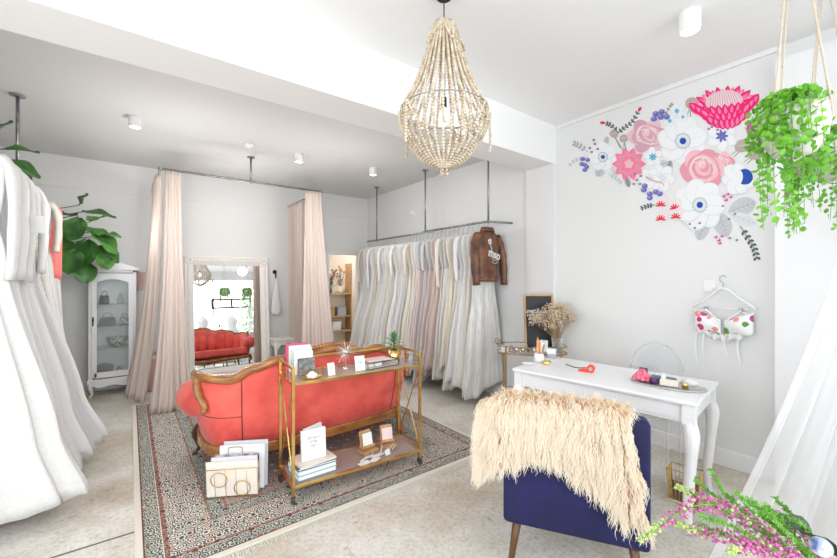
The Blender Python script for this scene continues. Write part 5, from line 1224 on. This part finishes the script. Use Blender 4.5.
# ================================================================== HANGING PLANTS
def hang(c, zr, R_, label, seed, nv, spread, Lmax, pink=False, ropes=3):
    t = thing('hanging_plant', label, 'hanging plant', (c.x, c.y, 0)); rnd = random.Random(seed)
    b = MB(); b.lathe([(.02, zr - .20), (R_ * .62, zr - .19), (R_ * .93, zr - .13), (R_, zr - .06), (R_ * .95, zr), (R_ * .88, zr), (R_ * .9, zr - .06), (R_ * .5, zr - .15), (.002, zr - .16)], n=36); b.build('pot', mat('white ceramic pot', (.86, .84, .82), .45, col2=(.66, .60, .54), vscale=3), t, smooth=True)
    b = MB(); b.lathe([(R_ * .88, zr - .03), (.002, zr - .015)], n=20); b.build('soil', BARK, t)
    b = MB()
    for k in range(ropes):
        a = 2 * PI * k / ropes + .6; e = Vector((R_ * 1.02 * math.cos(a), R_ * 1.02 * math.sin(a), zr - .05)); b.tube([(.0, 0, 3.08), e * .5 + Vector((0, 0, (3.08 + zr - .05) / 2 - (zr - .05) * .5)), e], .004, 6); b.tube([e, Vector((e.x * .75, e.y * .75, zr - .17)), (0, 0, zr - .22)], .004, 6)
        for j in range(6): v = j / 6 + .05; q = Vector((0, 0, 3.08)).lerp(e, v); b.ball(q, .007, 6, 4)
    b.lathe([(.02, 3.09), (.02, 3.10)], n=12); b.build('rope_hanger', mat('beige rope', (.62, .54, .43), .9), t)
    vn = MB(); lf = MB(); fl_ = MB()
    for k in range(nv):
        a = rnd.uniform(0, 2 * PI)
        while not pink and abs((a - R(255) + PI) % (2 * PI) - PI) < R(50) and rnd.random() < .85: a = rnd.uniform(0, 2 * PI)
        r0 = R_ * rnd.uniform(.5, 1.0); Lv = rnd.uniform(.05, Lmax) * (1 if rnd.random() < .7 else .5); out = R_ * spread * rnd.uniform(.9, 1.25)
        P_ = crom([(r0 * .6 * math.cos(a), r0 * .6 * math.sin(a), zr - .02), (r0 * math.cos(a), r0 * math.sin(a), zr + .05), (out * math.cos(a), out * math.sin(a), zr - .01), (out * 1.05 * math.cos(a + .05), out * 1.05 * math.sin(a + .05), zr - .06 - Lv * .5), (out * 1.0 * math.cos(a + .1), out * 1.0 * math.sin(a + .1), zr - .06 - Lv)], 6)
        vn.tube(P_, .0012, 4)
        acc = 0
        for i in range(2, len(P_)):
            seg = (P_[i] - P_[i - 1]).length; nl = max(1, int(seg / .020 + rnd.random()))
            for j in range(nl):
                q = P_[i - 1].lerp(P_[i], j / nl) + Vector((rnd.gauss(0, .010), rnd.gauss(0, .010), rnd.gauss(0, .004))); rad = rnd.uniform(.0085, .0135)
                nn = Vector((rnd.uniform(-1, 1), rnd.uniform(-1, 1), rnd.uniform(-.2, 1.2))).normalized(); uu = nn.orthogonal().normalized(); ww = nn.cross(uu)
                m_ = 8; bb = [q + (uu * math.cos(2 * PI * x / m_) + ww * math.sin(2 * PI * x / m_) * 1.15) * rad for x in range(m_)] ; lf.add([q - nn * rad * .25] + bb, [(0, 1 + x, 1 + (x + 1) % m_) for x in range(m_)])
                if pink and rnd.random() < .015: fl_.ball(q, .012, 6, 4)
    vn.build('vine', HEATHG, t); lf.build('foliage', LEAF2, t, smooth=True)
    if pink: fl_.build('flower', PINKF, t)
r = ray(794, 140); hang(r * 1.62, 2.17, .11, 'trailing plant with round green leaves in the left rope hung white pot', 1, 40, 1.02, .46)
r = ray(824, 150); hang(r * 1.98, 2.16, .12, 'trailing plant in the right rope hung pot, cut by the photo edge', 2, 46, 1.0, .50, True)

# ================================================================== CHANDELIER
Cc = ray(444, 279) * 2.2; t = thing('bead_chandelier', 'large teardrop chandelier of pale wooden beads hanging from the front ceiling', 'chandelier', (Cc.x, Cc.y, 0)); K = 2.2 / FPX
zz = lambda y: CAM_H + (279 - y) * K
BEADM = mat('pale wooden beads', (.74, .66, .54), .55, col2=(.52, .40, .27), vscale=30)
def strand(P_, r_, name='bead_strand'):
    b = MB(); tot = sum((P_[i + 1] - P_[i]).length for i in range(len(P_) - 1)); nb = max(2, int(tot / (2 * r_ * .98))); acc = [0]
    for i in range(len(P_) - 1): acc.append(acc[-1] + (P_[i + 1] - P_[i]).length)
    i = 0
    for k in range(nb):
        s = tot * (k + .5) / nb
        while i < len(acc) - 2 and acc[i + 1] < s: i += 1
        b.ball(P_[i].lerp(P_[i + 1], (s - acc[i]) / max(1e-6, acc[i + 1] - acc[i])), r_, 7, 5)
    b.build(name, BEADM, t, smooth=True)
NSR = 30
for k in range(NSR):
    a = 2 * PI * k / NSR; c, s = math.cos(a), math.sin(a)
    up = [(3, 22), (9, 26), (15, 44), (22, 66), (31, 90), (43, 111)]; strand(crom([(r_ * K * c, r_ * K * s, zz(y)) for r_, y in up], 5), .0088)
    lo = [(43, 112), (42, 126), (36, 142), (24, 157), (10, 166), (2, 168)]; strand(crom([(r_ * K * c, r_ * K * s, zz(y)) for r_, y in lo], 5), .0088)
for k in range(10):   # zigzag swags on the ring
    a0, a1 = 2 * PI * k / 10, 2 * PI * (k + 1) / 10; am = (a0 + a1) / 2
    for A0 in (a0, a1): strand(crom([(45 * K * math.cos(A0), 45 * K * math.sin(A0), zz(112)), (44 * K * math.cos((A0 + am) / 2), 44 * K * math.sin((A0 + am) / 2), zz(126)), (38 * K * math.cos(am), 38 * K * math.sin(am), zz(142))], 5), .0085, 'bead_swag')
    if k % 2: strand([Vector((46 * K * math.cos(a0), 46 * K * math.sin(a0), zz(112))), Vector((46.5 * K * math.cos(a0), 46.5 * K * math.sin(a0), zz(152)))], .0085, 'bead_tassel')
for k in range(5):
    a0, a1 = 2 * PI * k / 5, 2 * PI * (k + 1) / 5
    strand(crom([(10 * K * math.cos(a0), 10 * K * math.sin(a0), zz(24)), (21 * K * math.cos((a0 + a1) / 2), 21 * K * math.sin((a0 + a1) / 2), zz(50)), (10 * K * math.cos(a1), 10 * K * math.sin(a1), zz(24))], 6), .0085, 'bead_swag')
for k in range(4): a = PI / 2 * k + .4; strand([Vector((2 * K * math.cos(a), 2 * K * math.sin(a), zz(165))), Vector((4 * K * math.cos(a), 4 * K * math.sin(a), zz(176)))], .0085, 'bead_tassel')
for rr_, y in ((43.5, 111.5), (9.5, 24), (36, 142)):
    b = MB(); b.tube([(rr_ * K * math.cos(2 * PI * k / 48), rr_ * K * math.sin(2 * PI * k / 48), zz(y)) for k in range(49)], .003, 6); b.build('ring', STEEL, t)
b = MB(); b.tube([(0, 0, 3.09), (0, 0, zz(98))], .0035, 6); b.tube([(0, 0, zz(108)), (0, 0, zz(98))], .016, 12); b.lathe([(.045, 3.07), (.05, 3.10)], n=20); b.build('cord', BLACK, t)
b = MB(); b.lathe([(.012, zz(108)), (.018, zz(112)), (.030, zz(119)), (.026, zz(124)), (.004, zz(127))], n=18); b.build('bulb', mat('lit bulb', (1, .97, .9), .3, emis=(1, .9, .75), estr=3), t, smooth=True)

# ================================================================== SHEER TRAIN ON THE RIGHT, FLOOR BITS, HEATHER
random.seed(3)
t = thing('tulle_veil', 'long sheer white tulle veil sweeping down to the floor on the right', 'veil', (0, 0, 0))
def veil(top, bot, z0, z1, npl, a0, a1, seed, power): return drape('tulle_layer', SHEER, top, bot, z0, z1, npl, a0, a1, seed, parent=t, nu=150, nv=50, power=power, thick=0, sway=.03)
veil([(2.95, .10), (3.1, -.05), (3.3, -.25)], [(2.36, .68), (2.66, .38), (3.1, .0)], 2.55, .012, 5, .010, .028, 5, 1.3)
veil([(3.02, .0), (3.15, -.12), (3.3, -.28)], [(2.62, .50), (2.84, .26), (3.2, -.05)], 2.55, .012, 5, .010, .032, 6, 1.4)
b = MB(); b.tube([(2.90, .14, 2.56), (3.35, -.30, 2.56)], .012, 10); 
tag(b.build('drape_pole', STEEL), 'short pipe holding the tulle veil at the right', 'pole')
for x, y in ((2.93, .11), (3.32, -.27)): b_ = MB(); b_.tube([(x, y, 2.56), (x, y, 3.1)], .008, 8); o = b_.build('drop_wire', STEEL, [x_ for x_ in COL.objects if x_.name == 'drape_pole'][0])
# gold wire basket under the desk
pg = at(686, 507, 0); t = thing('gold_wire_basket', 'gold wire basket on the floor under the right end of the desk', 'basket', (pg.x + .12, pg.y + .03, 0), drz)
t.scale = (.62, .7, .85); t.location = (pg.x + .075, pg.y + .03, 0)
b = MB()
for z, g in ((.004, .85), (.10, .93), (.24, 1.0)):
    b.tube([(-.10 * g, -.13 * g, z), (.10 * g, -.13 * g, z), (.10 * g, .13 * g, z), (-.10 * g, .13 * g, z), (-.10 * g, -.13 * g, z)], .004, 6)
for k in range(9):
    f = -1 + 2 * k / 8
    for s in (-1, 1): b.tube([(-.085 * -s, .11 * f, .004), (.10 * s, .13 * f, .24)], .0028, 5); b.tube([(.085 * f, .11 * s, .004), (.10 * f, .13 * s, .24)], .0028, 5)
b.build('wire', GOLD, t)
b = MB(); b.box((0, 0, .06), (.085, .13, .11)); o = b.build('brown_parcel', mat('brown leather parcel', (.24, .15, .09), .6, var=.3), bevel=.01, loc=(pg.x + .075, pg.y + .03, .006)); o.rotation_euler = (0, 0, drz); tag(o, 'dark brown parcel inside the gold wire basket', 'parcel')
b = MB(); b.box((0, 0, .0), (.08, .11, .05)); o = b.build('clear_packet', ACRYL, bevel=.01, loc=(pg.x + .075, pg.y + .03, .148)); tag(o, 'clear plastic packet on the parcel in the gold basket', 'packet')

# heather in a vase, on a small stand outside the right edge
pc = ray(846, 596) * 1.02 + Vector((0, 0, CAM_H)); hz0 = pc.z
t = thing('round_stand', 'small white pedestal under the heather vase at the right foreground', 'pedestal', (pc.x, pc.y, 0)); b = MB(); b.lathe([(.13, 0), (.13, .02), (.03, .04), (.025, hz0 - .22), (.12, hz0 - .20), (.12, hz0 - .18)], n=28); b.build('column', WHITE, t)
vase('heather_vase', 'white vase holding the pink heather at the right foreground', 'vase', (pc.x, pc.y, hz0 - .18), [(.04, 0), (.06, .02), (.065, .08), (.045, .15), (.05, .18), (.045, .18), (.04, .14), (.003, .02)], WHITE)
t = thing('pink_heather', 'bunch of pink heather spikes with bright green stems in the right foreground', 'heather', (pc.x, pc.y, hz0)); rnd = random.Random(14)
def hp(px, py, d_): return ray(px, py) * d_ + Vector((0, 0, CAM_H)) - Vector((pc.x, pc.y, hz0))
O0 = Vector((0, 0, 0))
spikes = [((637, 541), (700, 505), (760, 525), .96, 1), ((676, 486), (715, 505), (775, 540), 1.08, 1), ((676, 524), (715, 535), (770, 545), .98, 1), ((728, 552), (755, 548), (800, 560), .9, 1), ((768, 512), (785, 522), (815, 550), 1.05, 1)]
for a_, b_, c_, d_, _ in spikes:
    P_ = crom([hp(a_[0], a_[1], d_), hp(b_[0], b_[1], d_ + .02), hp(c_[0], c_[1], d_ + .03), O0], 12)
    s_ = MB(); s_.tube(P_, .0022, 5); f_ = s_.build('stem', HEATHG, t)
    fb = MB(); gb = MB(); nP = len(P_)
    for i in range(0, int(nP * .80)):
        v = i / (nP * .80); 
        for j in range(9):
            q = P_[i].lerp(P_[min(nP - 1, i + 1)], rnd.random()); dirn = Vector((rnd.gauss(0, 1), rnd.gauss(0, 1), rnd.gauss(0, 1))).normalized(); rad = (.006 + .011 * min(1, v * 3))
            (gb if v < .14 or rnd.random() < .12 else fb).ball(q + dirn * rad, rnd.uniform(.0026, .0047), 5, 4)
    fb.build('blossom', PINKF, t, smooth=True); gb.build('bud', mat('green bud', (.45, .55, .2), .6), t, smooth=True)
grn = [((710, 469), (740, 510), 1.1), ((695, 480), (745, 520), 1.12), ((735, 492), (770, 520), 1.0), ((700, 498), (750, 525), 1.02), ((765, 505), (790, 530), .98), ((722, 490), (760, 525), 1.06), ((700, 515), (750, 535), .95), ((750, 500), (785, 530), .92), ((775, 498), (800, 525), 1.1), ((745, 505), (790, 540), 1.0), ((700, 525), (760, 548), 1.0), ((785, 515), (812, 535), 1.0)]
st_ = MB(); nd = MB()
for a_, b_, d_ in grn:
    P_ = crom([hp(a_[0], a_[1], d_), hp(b_[0], b_[1], d_ + .02), O0], 16); st_.tube(P_, .0022, 5)
    for i in range(int(len(P_) * .92)):
        for j in range(4):
            q = P_[i].lerp(P_[min(len(P_) - 1, i + 1)], j / 4); tn = (P_[min(len(P_) - 1, i + 1)] - P_[max(0, i - 1)]).normalized(); dn = (Vector((rnd.gauss(0, 1), rnd.gauss(0, 1), rnd.gauss(0, 1))).normalized() - tn * .8).normalized()
            nd.tube([q, q + dn * .011], lambda x: .0026 - .0014 * x, 4)
st_.build('green_stem', HEATHG, t); nd.build('foliage', HEATHG, t)
b = MB(); big_leaf(b, hp(846, 566, 1.0), hp(790, 508, 1.02) - hp(846, 566, 1.0), Vector((.2, -.3, 1)), .215, .09); b.build('broad_leaf', mat('dark matt leaf', (.05, .10, .055), .5), t, smooth=True)
pm_ = ray(821, 547) * .93 + Vector((0, 0, CAM_H)); b = MB(); b.ball(pm_, .022, 16, 10); 
tag(b.build('patterned_bead', mat('blue white glaze', (.82, .84, .88), .25, col2=(.10, .16, .42), vscale=40), smooth=True), 'blue and white ceramic ball beside the heather at the lower right', 'ornament')

# ================================================================== STORE ROOM SHELVES (through the doorway)
t = thing('store_shelf', 'tall wooden shelving seen through the rear doorway', 'shelf', (3.55, 7.95, 0)); b = MB()
for x in (-.55, .45): b = MB(); b.box((x, 0, .9), (.04, .3, 1.8)); b.build('upright', OAK, t)
for z in (.30, .62, 1.12):
    b = MB(); b.box((-.05, 0, z), (1.1, .32, .03)); b.build('shelf_board', OAK, t, bevel=.003)
b = MB(); b.box((-.05, .15, .6), (1.1, .02, 1.15)); b.build('back_panel', CRW, t)
def blob(loc, label, kind, seed, m_, H_=.4):
    t = thing('dried_bouquet', label, 'dried flowers', loc); b = MB(); b.lathe([(.04, 0), (.06, .04), (.05, .1), (.03, .14), (.035, .16), (.003, .15)], n=16); b.build('vase', kind, t, smooth=True)
    rnd = random.Random(seed); s_ = MB(); h = MB()
    for k in range(16):
        e = Vector((rnd.gauss(0, .09), rnd.gauss(0, .07), .2 + rnd.uniform(.05, H_))); s_.tube([(0, 0, .12), e * .6, e], .003, 4); h.ball(e, rnd.uniform(.018, .035), 7, 5, (1, 1, .8))
    s_.build('stem', BARK, t); h.build('flower_head', m_, t)
ZS = 1.135; yS = 7.93
blob((3.30, yS, ZS), 'dark dried bouquet in a pale jug on the store shelf, left', WHITE, 1, mat('dark petals', (.09, .06, .05), .8)); blob((3.52, yS, ZS), 'brown dried bouquet beside the dark one on the store shelf', DGREY, 2, mat('brown petals', (.32, .17, .10), .8)); blob((3.78, yS, ZS), 'mixed dried bouquet at the right of the store shelf', WHITE, 3, mat('rust petals', (.45, .25, .14), .8))
vase('grey_jug', 'slate grey jug on the store shelf', 'jug', (3.40, yS - .06, ZS), [(.035, 0), (.05, .03), (.045, .12), (.03, .16), (.036, .19), (.003, .18)], DGREY)
for k, (x, z, m_, l_) in enumerate(((3.2, .635, BLACK, 'dark box on the middle store shelf, left'), (3.5, .635, OAK, 'wooden crate on the middle store shelf'), (3.78, .635, GREY, 'grey box on the middle store shelf, right'), (3.3, .315, OAK, 'wooden crate on the lowest store shelf, left'), (3.65, .315, PAPER, 'white box on the lowest store shelf, right'))):
    b = MB(); b.box((0, 0, .09), (.2, .2, .18)); b.box((0, 0, .185), (.21, .21, .02)); o = b.build('storage_box', m_, bevel=.004, loc=(x, yS, z)); tag(o, l_, 'box')
b = MB(); rnd = random.Random(77)
t = thing('wall_dried_wreath', 'dark dried wreath hanging on the cream store room wall', 'wreath', on_y(334, 281, 8.83) - Vector((0, 0, 0)))
for k in range(40): a = 2 * PI * k / 40; b.ball((.14 * math.cos(a) + rnd.gauss(0, .02), rnd.uniform(-.03, 0), .07 * math.sin(a) + rnd.gauss(0, .02)), rnd.uniform(.015, .03), 6, 4)
b.build('leaves', mat('dark moss', (.10, .10, .07), .9), t)

# ================================================================== SHOP FRONT THINGS (seen in the mirror)
def mannequin(loc, label, seed, h_=1.5):
    t = thing('dress_form', label, 'dress form', loc); b = MB()
    b.lathe([(.17, 0), (.17, .015), (.02, .03), (.015, .85)], n=24); b.build('stand', BLACK, t)
    b = MB(); b.lathe([(.06, .85), (.15, .9), (.165, 1.0), (.125, 1.15), (.15, 1.3), (.165, 1.38), (.13, 1.46), (.05, 1.5), (.045, 1.56), (.01, 1.57)], n=28, sy=.7); b.build('torso', PAPER, t, smooth=True)
    b = MB(); rs = []
    for s, r_ in ((1.36, .17), (1.28, .158), (1.15, .132), (1.0, .18), (.7, .25), (.35, .33), (.03, .40)):
        rs.append([Vector((r_ * math.cos(a) * (1 + .06 * math.sin(11 * a + seed) * (1.36 - s)), .85 * r_ * math.sin(a) * (1 + .06 * math.sin(9 * a) * (1.36 - s)), s)) for a in [2 * PI * k / 72 for k in range(72)]])
    b.rings(rs, False); b.build('gown', FABS['white'], t, smooth=True, solid=.003)
mannequin((1.85, -1.15, 0), 'white gown on a dress form in the shop window, left in the mirror', 1)
mannequin((2.72, -1.2, 0), 'white gown on a dress form in the shop window, right in the mirror', 2)
def tree(loc, label, seed):
    t = thing('street_tree', label, 'tree', loc); rnd = random.Random(seed); b = MB(); b.tube([(0, 0, 0), (.05, 0, .7), (0, .05, 1.4)], [.06, .05, .03], 8); b.build('trunk', BARK, t)
    b = MB()
    for k in range(1500):
        q = Vector((rnd.gauss(0, .42), rnd.gauss(0, .35), 1.35 + rnd.gauss(0, .5))); nn = Vector((rnd.gauss(0, 1), rnd.gauss(0, 1), rnd.gauss(0, 1))).normalized(); u = nn.orthogonal().normalized() * .06; v_ = nn.cross(u) * .6
        b.add([q - u, q + v_, q + u, q - v_], [(0, 1, 2, 3)])
    b.build('foliage', LEAF2, t)
tree((4.1, -3.0, 0), 'green leafy tree outside the shop window, seen in the mirror', 5)
sbox('floor_outside', (-6, -6, -.12), (8, -1.9, -.02), mat('pavement', (.6, .6, .58), .8))
